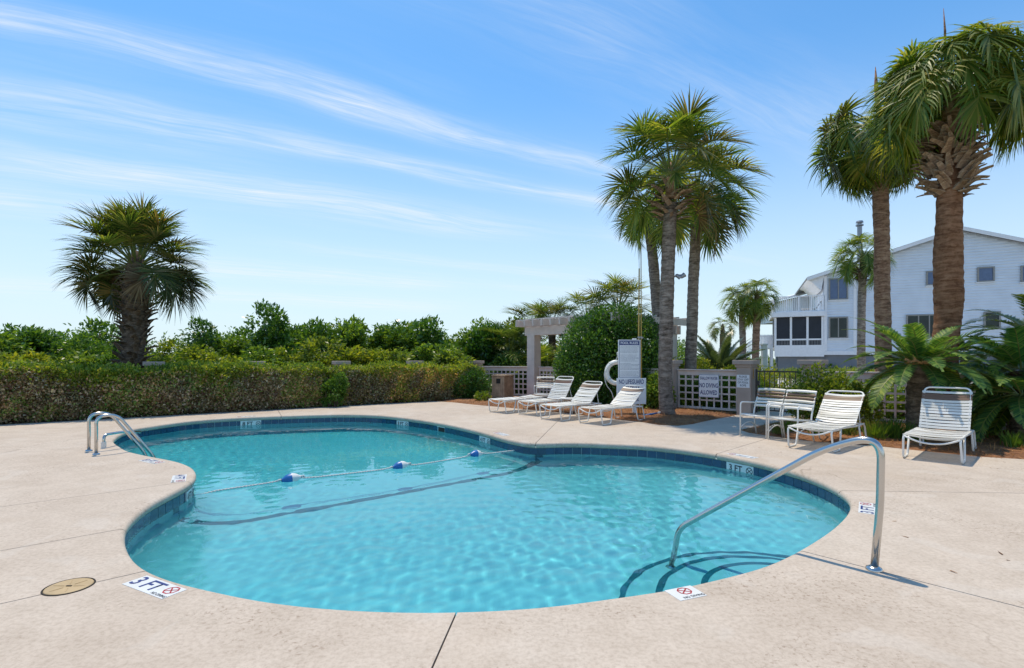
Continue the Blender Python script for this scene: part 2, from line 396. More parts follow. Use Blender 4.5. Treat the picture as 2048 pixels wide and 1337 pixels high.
M_FOUND = simple('grey_foundation', (0.20, 0.215, 0.24), 0.85, 0, 0.1, 1.5, 0.1, 20)
M_ROOF = simple('grey_shingle', (0.22, 0.22, 0.23), 0.85, 0, 0.2, 4, 0.2, 30)
M_FRAMEG = simple('grey_window_frame', (0.28, 0.27, 0.25), 0.5, 0, 0.1)
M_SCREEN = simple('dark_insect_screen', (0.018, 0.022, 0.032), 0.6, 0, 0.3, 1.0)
M_GLASS = simple('window_glass', (0.02, 0.032, 0.03), 0.12, 0, 0.6, 0.8, 0, 10, 0.35)
M_METALG = simple('galvanised_metal', (0.33, 0.34, 0.36), 0.45, 0.6, 0.1)
M_BARKG = bark_mat('grey_palm_bark', [(0.077, 0.059, 0.046), (0.238, 0.189, 0.154), (0.434, 0.364, 0.308)])
M_BARKR = bark_mat('rusty_palm_bark', [(0.130, 0.058, 0.029), (0.325, 0.163, 0.088), (0.494, 0.280, 0.163)])
M_BARKB = bark_mat('brown_palm_bark', [(0.095, 0.054, 0.038), (0.270, 0.162, 0.108), (0.446, 0.297, 0.203)])
M_BARKD = bark_mat('shaggy_palm_bark', [(0.037, 0.030, 0.022), (0.125, 0.098, 0.073), (0.275, 0.219, 0.163)])
M_BOOT = bark_mat('dry_leaf_base', [(0.115, 0.069, 0.046), (0.310, 0.218, 0.149), (0.506, 0.402, 0.299)])
M_BOOTD = bark_mat('dark_leaf_base', [(0.045, 0.034, 0.026), (0.14, 0.11, 0.08), (0.27, 0.22, 0.165)])
M_STEM = bark_mat('shrub_wood', [(0.05, 0.037, 0.028), (0.13, 0.10, 0.075), (0.22, 0.18, 0.14)])

M_PALM = leaf_mat('palm_leaf', [(0.057, 0.108, 0.024), (0.120, 0.186, 0.038), (0.214, 0.269, 0.061), (0.373, 0.354, 0.121)], 0.36, 0.45, 0.35)
M_PALMB = leaf_mat('bright_palm_leaf', [(0.087, 0.158, 0.022), (0.162, 0.245, 0.039), (0.253, 0.307, 0.057), (0.372, 0.351, 0.097)], 0.42, 0.45, 0.35)
M_PALMD = leaf_mat('dark_palm_leaf', [(0.046, 0.075, 0.021), (0.086, 0.122, 0.034), (0.158, 0.159, 0.052), (0.350, 0.261, 0.129)], 0.24, 0.4, 0.4)
M_DRY = leaf_mat('dry_palm_leaf', [(0.084, 0.054, 0.030), (0.180, 0.132, 0.078), (0.288, 0.228, 0.144)], 0.2, 0.7, 0.2, 1.2)
M_SAGO = leaf_mat('sago_leaflet', [(0.040, 0.110, 0.035), (0.080, 0.179, 0.051), (0.150, 0.271, 0.061), (0.262, 0.361, 0.080)], 0.34, 0.48, 0.32)
M_SAGOB = leaf_mat('blue_sago_leaflet', [(0.042, 0.077, 0.049), (0.077, 0.119, 0.070), (0.126, 0.168, 0.098)], 0.25, 0.3, 0.5)
M_DATE = leaf_mat('feathery_leaflet', [(0.06, 0.10, 0.02), (0.12, 0.17, 0.04), (0.20, 0.23, 0.08)], 0.35, 0.35, 0.5)
M_RACHIS = simple('yellow_frond_rib', (0.20, 0.21, 0.05), 0.5, 0, 0.15)
M_PETIOLE = simple('green_frond_stalk', (0.13, 0.17, 0.035), 0.4, 0, 0.2)
M_CONE = simple('sago_cone', (0.42, 0.22, 0.09), 0.9, 0, 0.3, 14, 0.6, 40)
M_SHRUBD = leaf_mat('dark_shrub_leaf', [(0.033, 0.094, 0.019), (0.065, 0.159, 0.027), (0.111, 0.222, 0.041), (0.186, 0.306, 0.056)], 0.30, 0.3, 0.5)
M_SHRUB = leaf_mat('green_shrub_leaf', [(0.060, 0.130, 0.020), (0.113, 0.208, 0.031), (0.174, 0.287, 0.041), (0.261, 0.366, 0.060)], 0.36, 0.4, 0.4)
M_SHRUBY = leaf_mat('yellow_green_shrub_leaf', [(0.083, 0.145, 0.020), (0.152, 0.228, 0.028), (0.235, 0.304, 0.041), (0.345, 0.359, 0.055)], 0.40, 0.4, 0.4)
M_HTOP = leaf_mat('young_hedge_leaf', [(0.084, 0.161, 0.024), (0.169, 0.262, 0.034), (0.288, 0.355, 0.050), (0.439, 0.421, 0.068)], 0.38, 0.4, 0.4)
M_HSIDE = leaf_mat('old_hedge_leaf', [(0.168, 0.312, 0.067), (0.262, 0.406, 0.085), (0.429, 0.499, 0.143), (0.551, 0.406, 0.214), (0.621, 0.360, 0.240), (0.907, 0.668, 0.455)], 0.28, 0.45, 0.35)
M_HBARE = leaf_mat('bare_hedge_leaf', [(0.200, 0.110, 0.085), (0.269, 0.112, 0.078), (0.280, 0.241, 0.120), (0.480, 0.342, 0.221), (0.641, 0.458, 0.342), (0.879, 0.680, 0.521), (0.280, 0.399, 0.080)], 0.2, 0.6, 0.25)
M_TWIG = leaf_mat('hedge_twig', [(0.147, 0.105, 0.084), (0.273, 0.210, 0.168), (0.441, 0.357, 0.294)], 0.05, 0.8, 0.2)
M_STRAW = leaf_mat('pine_straw', [(0.143, 0.058, 0.023), (0.299, 0.130, 0.055), (0.468, 0.234, 0.104), (0.585, 0.338, 0.169)], 0.1, 0.8, 0.2, 1.0)
M_GRASS = leaf_mat('lawn_grass', [(0.060, 0.132, 0.018), (0.108, 0.204, 0.024), (0.156, 0.240, 0.036)], 0.35, 0.5, 0.3)

def ground_mat():
    M = Mat('sandy_ground'); p = M.principled(Roughness=0.95)
    c = M.N('ShaderNodeNewGeometry').outputs['Position']
    f = M.noise(c, 0.25, 8, 0.65); g = M.noise(c, 6, 6, 0.7)
    col = M.ramp(f, [(0.35, (0.07, 0.10, 0.03)), (0.5, (0.13, 0.14, 0.05)), (0.65, (0.30, 0.25, 0.17))])
    col = M.mix(0.5, col, M.ramp(g, [(0.3, (0.6, 0.6, 0.6)), (0.7, (1.2, 1.2, 1.2))]), 'MULTIPLY')
    M.L(col, p.inputs['Base Color']); M.bump(g, 0.4, 0.03, p); return M.m
def mulch_mat():
    M = Mat('pine_straw_bed'); p = M.principled(Roughness=0.95)
    c = M.N('ShaderNodeNewGeometry').outputs['Position']
    f = M.noise(c, 1.2, 6, 0.6); g = M.noise(c, 30, 6, 0.8, 1.0)
    col = M.ramp(f, [(0.3, (0.19, 0.085, 0.04)), (0.55, (0.34, 0.165, 0.08)), (0.75, (0.44, 0.25, 0.125))])
    col = M.mix(0.8, col, M.ramp(g, [(0.3, (0.45, 0.42, 0.4)), (0.7, (1.3, 1.25, 1.2))]), 'MULTIPLY')
    M.L(col, p.inputs['Base Color']); M.bump(g, 0.8, 0.03, p); return M.m
M_GROUND = ground_mat(); M_MULCH = mulch_mat()
M_LITTER = simple('leaf_litter', (0.075, 0.05, 0.035), 0.95, 0, 0.5, 20, 0.8, 40)
M_BOUNCE = simple('pale_bounce_sheet', (0.46, 0.45, 0.43), 0.95, 0, 0.15, 1.5, 0.3, 30)  # pale reflector colour of the added yard sheet
M_LAWN = simple('lawn_soil', (0.07, 0.13, 0.025), 0.95, 0, 0.3, 3, 0.3, 40)

# ------------------------------------------------------------------ pool outline (measured along the deck edge, clockwise from the ladder end)
PXO = [(227,880),(241.6,868),(265,858.6),(296,853.7),(335,848),(374,843),(433,838),(491.6,835),(540,833),(633,830),(698,829),(762,831),(827,838),
 (891,848),(955.6,862),(1004,875.7),(1046,885),(1071.6,887.3),(1110,886),(1160,885.6),(1220,888),(1291,891),(1363,898.5),(1430.5,908),(1505,922),(1577,940),
 (1630,958),(1666,974),(1691,990),(1701.6,1004.5),(1698,1020.5),(1684,1038),(1659,1060),(1627,1081),(1587.5,1104),(1541,1126),(1498,1140),
 (1434,1156),(1345,1176),(1273.5,1186.5),(1220,1194),(1100,1210),(1000,1217.5),(900,1221),(800,1221),(700,1217),(600,1209),(500,1195),(437.6,1181),
 (371,1166.6),(326.5,1153),(293,1139),(271,1122),(255.5,1100),(250,1082),(249,1066.6),(252,1053),(260,1042),(273,1030.5),(296,1011),(325.5,995),
 (355,980),(378,968),(391,956),(393,945.5),(388,936.7),(374,929),(355,923),(325.5,917),(296,911.7),(275,907),(257,902.5),(241.6,894),(230,886)]
ctrl = np.array([[G(a, b).x, G(a, b).y] for a, b in PXO])
def catmull(P, n=12):
    out = []; m = len(P)
    for i in range(m):
        p0, p1, p2, p3 = P[(i-1) % m], P[i], P[(i+1) % m], P[(i+2) % m]
        for k in range(n):
            t = k/n
            out.append(0.5*((2*p1) + (-p0+p2)*t + (2*p0-5*p1+4*p2-p3)*t*t + (-p0+3*p1-3*p2+p3)*t**3))
    return np.array(out)
def resample(P, step):
    Q = np.vstack([P, P[:1]]); d = np.r_[0, np.cumsum(np.linalg.norm(np.diff(Q, axis=0), axis=1))]
    n = int(d[-1]/step); s = np.linspace(0, d[-1], n, endpoint=False)
    return np.c_[np.interp(s, d, Q[:, 0]), np.interp(s, d, Q[:, 1])]
OUT = resample(catmull(ctrl), 0.06)
for _ in range(14):
    OUT = 0.5*OUT + 0.25*(np.roll(OUT, 1, 0) + np.roll(OUT, -1, 0))
NP_ = len(OUT)
TAN = np.roll(OUT, -1, 0) - np.roll(OUT, 1, 0); TAN /= np.linalg.norm(TAN, axis=1)[:, None]
NRM = np.c_[-TAN[:, 1], TAN[:, 0]]                        # outward
PERIM = NP_ * np.linalg.norm(OUT[1]-OUT[0])
def idx_near(px, py):
    g = G(px, py); return int(np.argmin((OUT[:, 0]-g.x)**2 + (OUT[:, 1]-g.y)**2))
def inside(P, poly):
    x, y = P[:, 0], P[:, 1]; c = np.zeros(len(P), bool); n = len(poly)
    for i in range(n):
        x1, y1 = poly[i]; x2, y2 = poly[(i+1) % n]
        if y1 == y2: continue
        k = ((y1 > y) != (y2 > y)) & (x < (x2-x1)*(y-y1)/(y2-y1) + x1)
        c ^= k
    return c
def dist_out(P, poly=None):
    poly = OUT if poly is None else poly
    d = np.full(len(P), 1e9)
    for i in range(0, len(P), 4000):
        q = P[i:i+4000]; d[i:i+4000] = np.sqrt(((q[:, None, :] - poly[None])**2).sum(-1)).min(1)
    return d

# ------------------------------------------------------------------ the setting: ground, deck slabs
g = MB()
HOLE = OUT + NRM * 0.06
hole = resample(HOLE, 0.3)
BIG = 900.0
outer = [(-BIG, -BIG), (-BIG, BIG), (BIG, BIG), (BIG, -BIG)]
tess = mgeo.tessellate_polygon([[Vector((x, y, 0)) for x, y in outer], [Vector((x, y, 0)) for x, y in hole[::-1]]])
vv = [(x, y, -0.07) for x, y in outer] + [(x, y, -0.07) for x, y in hole[::-1]]
g.add(vv, [tuple(t) for t in tess]); ground = g.build('ground', M_GROUND); tag(ground, kind='structure')
me = ground.data; bm = bmesh.new(); bm.from_mesh(me); bmesh.ops.recalc_face_normals(bm, faces=bm.faces[:])
if bm.faces[0].normal.z < 0: bmesh.ops.reverse_faces(bm, faces=bm.faces[:])
bm.to_mesh(me); bm.free()

DECK_OUT = [(-16, -7), (-16, 7.75), (-11.2, 11.5), (-7.05, 14.6), (-4.6, 16.5), (-2.63, 17.9), (-1.9, 17.4), (-1.32, 16.7), (-0.2, 15.6), (1.29, 14.2), (2.16, 13.0),
            (2.97, 12.0), (3.2, 11.5), (3.56, 11.38), (3.95, 11.64), (4.44, 12.2), (5.8, 13.6), (9.0, 16.9), (9.85, 15.9), (6.9, 12.85), (4.62, 10.75), (4.6, 10.3), (4.98, 9.6), (5.3, 9.2),
            (5.96, 8.83), (6.5, 8.2), (6.88, 7.8), (7.35, 7.61), (9.5, 6.7), (13, 5.2), (13, -7)]
pool_deck = empty('pool_deck'); tag(pool_deck, kind='structure')
# joints: pool edge index -> point on the outer boundary
def joint(px, py, direc):
    i = idx_near(px, py); o = Vector((OUT[i][0], OUT[i][1])); d = Vector(direc).normalized()
    best = None
    for k in range(len(DECK_OUT)):
        a = Vector(DECK_OUT[k]); b = Vector(DECK_OUT[(k+1) % len(DECK_OUT)])
        e = b - a; den = d.x*e.y - d.y*e.x
        if abs(den) < 1e-9: continue
        w = a - o; t = (w.x*e.y - w.y*e.x)/den; s = (w.x*d.y - w.y*d.x)/den
        if t > 0.3 and 0 <= s <= 1 and (best is None or t < best[0]): best = (t, k, s)
    t, k, s = best
    return dict(i=i, p=o + d*t, k=k, s=s, d=d)
joints = [joint(250, 1056, (-0.72, -0.69)), joint(385, 964, (-0.745, -0.667)), joint(560, 832, (-0.45, 0.9)), joint(1071, 887, (0.2, 0.98)), joint(1430.5, 908, (0.70, 0.71)),
          joint(1683, 982, (1.0, -0.06)), joint(1592, 1101, (0.655, -0.755)), joint(915, 1221, (-0.105, -0.99)), joint(293, 1139, (-0.735, -0.68))]
joints.sort(key=lambda j: j['i'])
PROF = [(0.042, 0.0), (0.026, -0.003), (0.012, -0.012), (0.003, -0.027), (0.0, -0.045), (0.003, -0.064), (0.014, -0.082), (0.03, -0.09), (0.06, -0.092)]
GAP = 0.005
for q in range(len(joints)):
    ja, jb = joints[q], joints[(q+1) % len(joints)]
    ids = [(ja['i'] + n) % NP_ for n in range(((jb['i'] - ja['i']) % NP_) + 1)]
    arc = OUT[ids].copy(); nr = NRM[ids]; tg = TAN[ids]
    arc[0] += tg[0]*GAP; arc[-1] -= tg[-1]*GAP
    # outer boundary runs from ja's hit to jb's hit, clockwise too
    na = Vector((-ja['d'].y, ja['d'].x)); nb = Vector((-jb['d'].y, jb['d'].x))
    pa = ja['p'] - na*GAP; pb = jb['p'] + nb*GAP
    mid = []; k = ja['k']
    if not (ja['k'] == jb['k'] and ja['s'] < jb['s']):
        while True:
            k = (k+1) % len(DECK_OUT); mid.append(Vector(DECK_OUT[k]))
            if k == jb['k']: break
    ring = [Vector((pa.x, pa.y))] + mid + [Vector((pb.x, pb.y))]
    inner0 = arc + nr*PROF[0][0]
    # direction check: the offset sign must pull away from the joint into this slab
    poly = [Vector((p[0], p[1], 0)) for p in inner0] + [Vector((p.x, p.y, 0)) for p in ring[::-1]]
    tess = mgeo.tessellate_polygon([poly])
    b = MB(); n0 = len(arc)
    b.add(poly, [tuple(t) for t in tess])
    rows = []
    for (o_, z_) in PROF[1:]:
        rows.append([Vector((arc[i][0]+nr[i][0]*o_, arc[i][1]+nr[i][1]*o_, z_)) for i in range(n0)])
    base = len(b.v)
    for r_ in rows: b.v += [tuple(v) for v in r_]
    prev = list(range(n0))
    for k_ in range(len(rows)):
        cur = list(range(base + k_*n0, base + (k_+1)*n0))
        for i in range(n0-1): b.f.append((prev[i], prev[i+1], cur[i+1], cur[i])); b.m.append(0)
        prev = cur
    # outer and joint side faces
    side = [inner0[-1]] + [(p.x, p.y) for p in ring[::-1]] + [inner0[0]]
    sb = len(b.v); ns = len(side)
    b.v += [(p[0], p[1], 0) for p in side] + [(p[0], p[1], -0.09) for p in side]
    for i in range(ns-1): b.f.append((sb+i, sb+i+1, sb+ns+i+1, sb+ns+i)); b.m.append(0)
    me = b.mesh('deck_slab', M_DECK)
    bm = bmesh.new(); bm.from_mesh(me); bmesh.ops.remove_doubles(bm, verts=bm.verts[:], dist=0.0004)
    bmesh.ops.recalc_face_normals(bm, faces=bm.faces[:])
    up = sum(f.calc_area()*f.normal.z for f in bm.faces if abs(f.calc_center_median().z) < 1e-4)
    if up < 0: bmesh.ops.reverse_faces(bm, faces=bm.faces[:])
    bm.to_mesh(me); bm.free()
    me.polygons.foreach_set('use_smooth', [True]*len(me.polygons)); me.set_sharp_from_angle(angle=R(35))
    link('deck_slab', me, pool_deck)
# bed of soil that shows in the joints, just under the slabs
gb = MB(); rb = HOLE; n = len(rb); far = OUT + NRM*0.0
sub_out = [Vector((x, y, 0)) for x, y in DECK_OUT]
tess = mgeo.tessellate_polygon([sub_out, [Vector((x, y, 0)) for x, y in hole[::-1]]])
gb.add([(v.x, v.y, -0.045) for v in sub_out] + [(x, y, -0.045) for x, y in hole[::-1]], [tuple(t) for t in tess])
gb.build('joint_soil', M_SOILBASE, pool_deck)

# ------------------------------------------------------------------ pool basin
WL = -0.195
ROPE_L = Vector((-3.84, 6.37)); ROPE_R = Vector((0.325, 9.57))
RD = (ROPE_R - ROPE_L).normalized(); RN = Vector((-RD.y, RD.x))     # towards the deep end
LINE_OFF = -0.50
def floor_z(P):
    s = (P[:, 0]-ROPE_L.x)*RN.x + (P[:, 1]-ROPE_L.y)*RN.y - LINE_OFF
    sh = 0.98 + 0.035*np.clip(s, -5, 0)
    dp = np.clip(s, 0, 3.6)*0.13
    return WL - (sh + dp)
xs = np.arange(OUT[:, 0].min()-0.2, OUT[:, 0].max()+0.25, 0.08); ys = np.arange(OUT[:, 1].min()-0.2, OUT[:, 1].max()+0.25, 0.08)
def grid_mesh(name, xs, ys, zf, mat, margin, smooth=True):
    X, Y = np.meshgrid(xs, ys); P = np.c_[X.ravel(), Y.ravel()]
    ins = inside(P, OUT); d = dist_out(P); keep = ins | (d < margin)
    Z = zf(P, ins, d); nx = len(xs); idx = np.arange(len(P)).reshape(X.shape)
    q = np.stack([idx[:-1, :-1], idx[:-1, 1:], idx[1:, 1:], idx[1:, :-1]], -1).reshape(-1, 4)
    q = q[keep[q].all(1)]
    used = np.unique(q); rm = -np.ones(len(P), int); rm[used] = np.arange(len(used))
    return np_mesh(name, np.c_[P, Z][used], rm[q], mat, smooth)
def fz(P, ins, d):
    z = floor_z(P); Rc = 0.72; dd = np.where(ins, d, 0); t = np.clip(Rc-dd, 0, Rc)
    return z + Rc - np.sqrt(np.maximum(Rc*Rc - t*t, 0))
pool = link('pool_basin', grid_mesh('pool_floor', xs, ys, fz, M_PLASTER, 0.12)); tag(pool, kind='structure')
w = MB(); wo = OUT + NRM*0.034
zs = [-0.088, -0.24, -3.0]
for z in zs: w.v += [(p[0], p[1], z) for p in wo]
for k in range(len(zs)-1):
    for i in range(NP_): w.f.append((k*NP_+i, k*NP_+(i+1) % NP_, (k+1)*NP_+(i+1) % NP_, (k+1)*NP_+i)); w.m.append(0)
w.build('pool_wall', M_PLASTER, pool, smooth=True)

# waterline tiles, one by one, with white depth markers among them
def arc_at(s):
    f = (s/PERIM*NP_) % NP_; i = int(f); t = f - i; j = (i+1) % NP_
    p = OUT[i]*(1-t) + OUT[j]*t; n_ = NRM[i]*(1-t) + NRM[j]*t; n_ /= np.linalg.norm(n_)
    return Vector(p), Vector(n_)
tb = MB(); tb.box((0, 0, 0), (0.150, 0.008, 0.148)); tile_me = tb.mesh('tile', M_TILE)
STEP_T = PERIM / round(PERIM/0.1555)

_txt_cache = {}
def text_obj(s, size, mat, parent, loc, rot=(R(90), 0, 0), sx=1.0, name='lettering', bold=0.0, align='CENTER'):
    key = (s, bold, align)
    if key not in _txt_cache:
        cu = bpy.data.curves.new('lettering', 'FONT'); cu.body = s; cu.align_x = align; cu.align_y = 'CENTER'; cu.size = 1.0
        cu.resolution_u = 3; cu.offset = bold; cu.extrude = 0.0
        o = bpy.data.objects.new('lettering', cu); COL.objects.link(o)
        dg = bpy.context.evaluated_depsgraph_get(); me = bpy.data.meshes.new_from_object(o.evaluated_get(dg))
        bpy.data.objects.remove(o); _txt_cache[key] = me
    me = _txt_cache[key].copy(); me.materials.clear(); me.materials.append(mat)
    return link(name, me, parent, loc, rot, (size*sx, size, size))

def ring_mb(r, w, n=20, start=0.0, thick=0.0015):
    b = MB()
    vs = []
    for k in range(n):
        a = 2*math.pi*k/n + start
        for rr in (r, r-w):
            vs.append((rr*math.cos(a), rr*math.sin(a), 0))
    b.add(vs, [(2*k, 2*((k+1) % n), 2*((k+1) % n)+1, 2*k+1) for k in range(n)])
    return b
def marker_symbol(parent, c, r, mat, rot, n=20, cross=False, up=None):
    b = ring_mb(r, r*0.2, n, math.pi/8)
    for sgn in ((1, -1) if cross else (-1,)):
        d = Vector((1, sgn*0.8, 0)).normalized()*(r*0.85); p = Vector((-d.y, d.x, 0)).normalized()*(r*0.09)
        b.add([d+p, d-p, -d-p, -d+p], [(0, 1, 2, 3)])
    return b.build('no_diving_symbol', mat, parent, loc=c, rot=rot)

wall_markers = [(501, 835, '8 FT'), (797, 835, '8 FT'), (966, 866, '4 FT'), (1484, 917, '3 FT'), (381, 966, '4 FT')]
wm_s = []
for px, py, tx in wall_markers:
    i = idx_near(px, py); s = i/NP_*PERIM; s = round(s/STEP_T)*STEP_T; wm_s.append(s)
    wdt = 3 if tx != '4 FT' or px > 900 else 2
    p, n_ = arc_at(s)
    root = empty('depth_marker', (p.x + n_.x*0.018, p.y + n_.y*0.018, -0.166), math.atan2(-n_.x, n_.y)); root.parent = pool
    b = MB(); b.box((0, 0.004, 0), (wdt*STEP_T-0.006, 0.016, 0.148)); b.build('marker_plate', M_MARK, root, bevel=0.002)
    k = wdt/3.0
    text_obj(tx, 0.125, M_BLACKINK, root, (-0.07*k, -0.0065, 0.0), sx=k*1.0, bold=0.02)
    marker_symbol(root, (0.165*k, -0.0065, 0.0), 0.055, M_BLACKINK, (R(90), 0, 0), 20, True)
sk_i = idx_near(880, 846); sk_s = round(sk_i/NP_*PERIM/STEP_T)*STEP_T; p_, n_ = arc_at(sk_s)
skm = empty('skimmer_mouth', (p_.x + n_.x*0.03, p_.y + n_.y*0.03, -0.166), math.atan2(-n_.x, n_.y)); skm.parent = pool
b = MB(); b.box((0, 0.004, 0.068), (0.46, 0.02, 0.013)); b.box((-0.224, 0.004, 0), (0.013, 0.02, 0.148)); b.box((0.224, 0.004, 0), (0.013, 0.02, 0.148)); b.build('skimmer_frame', M_MARK, skm)
b = MB(); b.box((0, 0.008, 0), (0.44, 0.01, 0.146)); b.build('mouth_shade_panel', M_DARK, skm)  # flat dark panel: shade inside the mouth put into its colour
wm_s.append(sk_s)
nt_ = int(round(PERIM/STEP_T))
for k in range(nt_):
    s = (k+0.5)*STEP_T
    if any(abs(((s-m+PERIM/2) % PERIM)-PERIM/2) < (STEP_T*1.5 if q != 4 else STEP_T) - 0.02 for q, m in enumerate(wm_s)): continue
    p, n_ = arc_at(s)
    view = Vector((0, 0)) - p
    if n_.dot(view) > 0.25*view.length: continue          # faces away, under the near coping
    o = link('tile', tile_me, pool, (p.x + n_.x*0.029, p.y + n_.y*0.029, -0.166), (0, 0, math.atan2(-n_.x, n_.y) + random.uniform(-.012, .012)))

# dark line of tile across the floor where the slope starts, and up the wall by the left point
def strip_on_floor(p0, p1, width, lift, name, mat, n=60):
    d = (p1 - p0).normalized(); nn = Vector((-d.y, d.x)); b = MB(); rows = []
    for k in range(n+1):
        c = p0.lerp(p1, k/n)
        for sg in (-1, 1):
            q = c + nn*(sg*width/2); P = np.array([[q.x, q.y]])
            z = fz(P, inside(P, OUT), dist_out(P))[0] + lift; rows.append((q.x, q.y, z))
    b.add(rows, [(2*k, 2*k+1, 2*k+3, 2*k+2) for k in range(n)])
    return b.build(name, mat, pool, smooth=True)
M_LINE = simple('blue_line_tile', (0.012, 0.15, 0.21), 0.4, 0, 0.25, 6)
a0 = ROPE_L + RN*LINE_OFF; 
def clip_line(o, d):
    ts = np.linspace(-3, 9, 1200); P = np.c_[o.x + d.x*ts, o.y + d.y*ts]; ins = inside(P, OUT)
    best = None; run = None
    for t, i in zip(ts, ins):
        if i and run is None: run = t
        if not i and run is not None:
            if best is None or t-run > best[1]-best[0]: best = (run, t)
            run = None
    return best
t0, t1 = clip_line(a0, RD)
strip_on_floor(a0 + RD*(t0+0.0), a0 + RD*(t1-0.0), 0.13, 0.006, 'floor_line', M_LINE, 120)
for t in (t0, t1):
    q = a0 + RD*t; i = int(np.argmin(((OUT-np.array(q))**2).sum(1))); b = MB(); c = OUT[i] + NRM[i]*0.030
    P = np.array([[q.x, q.y]]); zb = floor_z(P)[0] + 0.66
    h = TAN[i]*0.065
    b.add([(c[0]-h[0], c[1]-h[1], zb), (c[0]+h[0], c[1]+h[1], zb), (c[0]+h[0], c[1]+h[1], -0.25), (c[0]-h[0], c[1]-h[1], -0.25)], [(0, 1, 2, 3)])
    b.build('wall_line', M_LINE, pool)

# curved entry steps with dark tile edges
SC = Vector((2.03, 3.83))
for rr, dep in ((1.24, 0.60), (0.95, 0.40), (0.62, 0.20)):
    zt = WL - dep; b = MB(); n = 40; a0_, a1_ = R(-35), R(205)
    pts = [SC + Vector((math.cos(a0_+(a1_-a0_)*k/n), math.sin(a0_+(a1_-a0_)*k/n)))*rr for k in range(n+1)]
    ins = inside(np.array(pts), OUT + NRM*0.05)
    pts = [p for p, i in zip(pts, ins) if i]
    pc = SC + Vector((0.12, -0.14))
    poly = [tuple(pc)] + [tuple(p) for p in pts]
    b.prism(poly, -1.5, zt); b.build('step', M_PLASTER, pool)
    e = MB()
    for k in range(len(pts)-1):
        d0, d1 = (pts[k]-SC).normalized(), (pts[k+1]-SC).normalized()
        i0, i1 = SC + d0*(rr-0.040), SC + d1*(rr-0.040); o0, o1 = SC + d0*(rr+0.008), SC + d1*(rr+0.008)
        e.add([(i0.x, i0.y, zt+0.006), (i1.x, i1.y, zt+0.006), (o1.x, o1.y, zt+0.006), (o0.x, o0.y, zt+0.006), (o0.x, o0.y, zt-0.05), (o1.x, o1.y, zt-0.05)], [(0, 1, 2, 3), (3, 2, 5, 4)])
    e.build('step_edge', M_LINE, pool)

# water: a rippled surface, real waves
def wz(P, ins, d):
    x, y = P[:, 0], P[:, 1]; r = np.random.default_rng(5); z = np.zeros(len(P))
    for k in range(46):
        lam = 0.16*(1.0/0.16)**r.random()
        th = r.normal(-2.2, 0.75) if k % 3 else r.random()*6.283
        lam = lam if k % 2 else 0.10 + 0.16*r.random()
        amp = (0.00070 if k % 2 else 0.00095)*lam**1.0*(0.5+r.random())
        ph = r.random()*6.283; kx, ky = math.cos(th)*6.283/lam, math.sin(th)*6.283/lam
        wob = 0.6*np.sin(x*1.3*math.cos(ph)+y*1.1*math.sin(ph)+ph*3)
        z += amp*np.sin(kx*x + ky*y + ph + wob)
    # stronger chop near the shallow middle, calmer to the sides
    env = 0.42 + 1.15*np.exp(-(((x-0.9)/1.9)**2 + ((y-5.6)/2.0)**2)) + 0.25*np.sin(x*0.9+y*0.7)
    return WL + z*env
wx = np.arange(OUT[:, 0].min()-0.1, OUT[:, 0].max()+0.1, 0.024); wy = np.arange(OUT[:, 1].min()-0.1, OUT[:, 1].max()+0.1, 0.024)
water = link('water', grid_mesh('water', wx, wy, wz, M_WATER, 0.033)); tag(water, kind='structure')
water.cycles.is_caustics_caster = True
for o in [pool] + list(pool.children):
    o.cycles.is_caustics_receiver = True

# ------------------------------------------------------------------ flat deck things: depth markers, skimmer lid
def deck_marker(px, py, tx, label, w=0.45, off=0.2, sym=True, fade=False, only_sym=False, at=None):
    i = idx_near(px, py); n_ = Vector(NRM[i]); u = -n_; c = Vector(OUT[i]) + n_*off
    if at: c = G(*at).to_2d()
    rx = Vector((u.y, -u.x)); rz = math.atan2(rx.y, rx.x)
    root = empty('deck_depth_marker', (c.x, c.y, 0.0), rz)
    tag(root, label, 'depth marker', 'depth markers set into the deck')
    b = MB(); b.box((0, 0, 0.0), (w, 0.15, 0.006)); b.build('marker_plate', M_MARK, root)
    z = 0.0042
    ink = M_NAVY if not fade else M_GREYINK
    if only_sym:
        marker_symbol(root, (0.01, 0.022, z), 0.048, M_RED, (0, 0, 0), 8, True)
        text_obj('NO DIVING', 0.035, M_BLACKINK, root, (0.02, -0.055, z), (0, 0, 0), 0.85, bold=0.01)
    else:
        text_obj(tx, 0.15, ink, root, (-0.075, 0.0, z), (0, 0, 0), 1.0 if len(tx) < 5 else .9, bold=0.015)
        marker_symbol(root, (0.155, 0.02, z), 0.05, M_RED, (0, 0, 0), 8, True)
        text_obj('NO DIVING', 0.033, M_BLACKINK, root, (0.15, -0.055, z), (0, 0, 0), 0.85, bold=0.01)
    return root
deck_marker(335, 1157, '3 FT', 'white 3 FT depth marker in the deck beside the tan round lid', at=(308, 1174.5))
deck_marker(1368, 1171, '', 'short white NO DIVING tile in the deck before the pool steps', w=0.2, off=0.14, only_sym=True, at=(1371, 1187))
deck_marker(1700, 1013, '3 FT', 'white depth marker in the deck behind the steel handrail post', at=(1736, 1017))
deck_marker(1470, 915, '3 FT', 'faded depth marker in the deck in front of the two armchairs', off=0.2, fade=True)
deck_marker(335, 919, '8 FT', 'white depth marker in the deck just in front of the steel ladder', off=0.2)
deck_marker(391, 950, '4 FT', 'white depth marker on the rounded deck point by the rope end', w=0.42, at=(358, 957.5))
deck_marker(491, 835, '8 FT', 'faded depth marker on the far deck edge below the left hedge', off=0.18, fade=True)
deck_marker(985, 870, '4 FT', 'faded depth marker on the far deck edge before the row of loungers', off=0.2, fade=True)

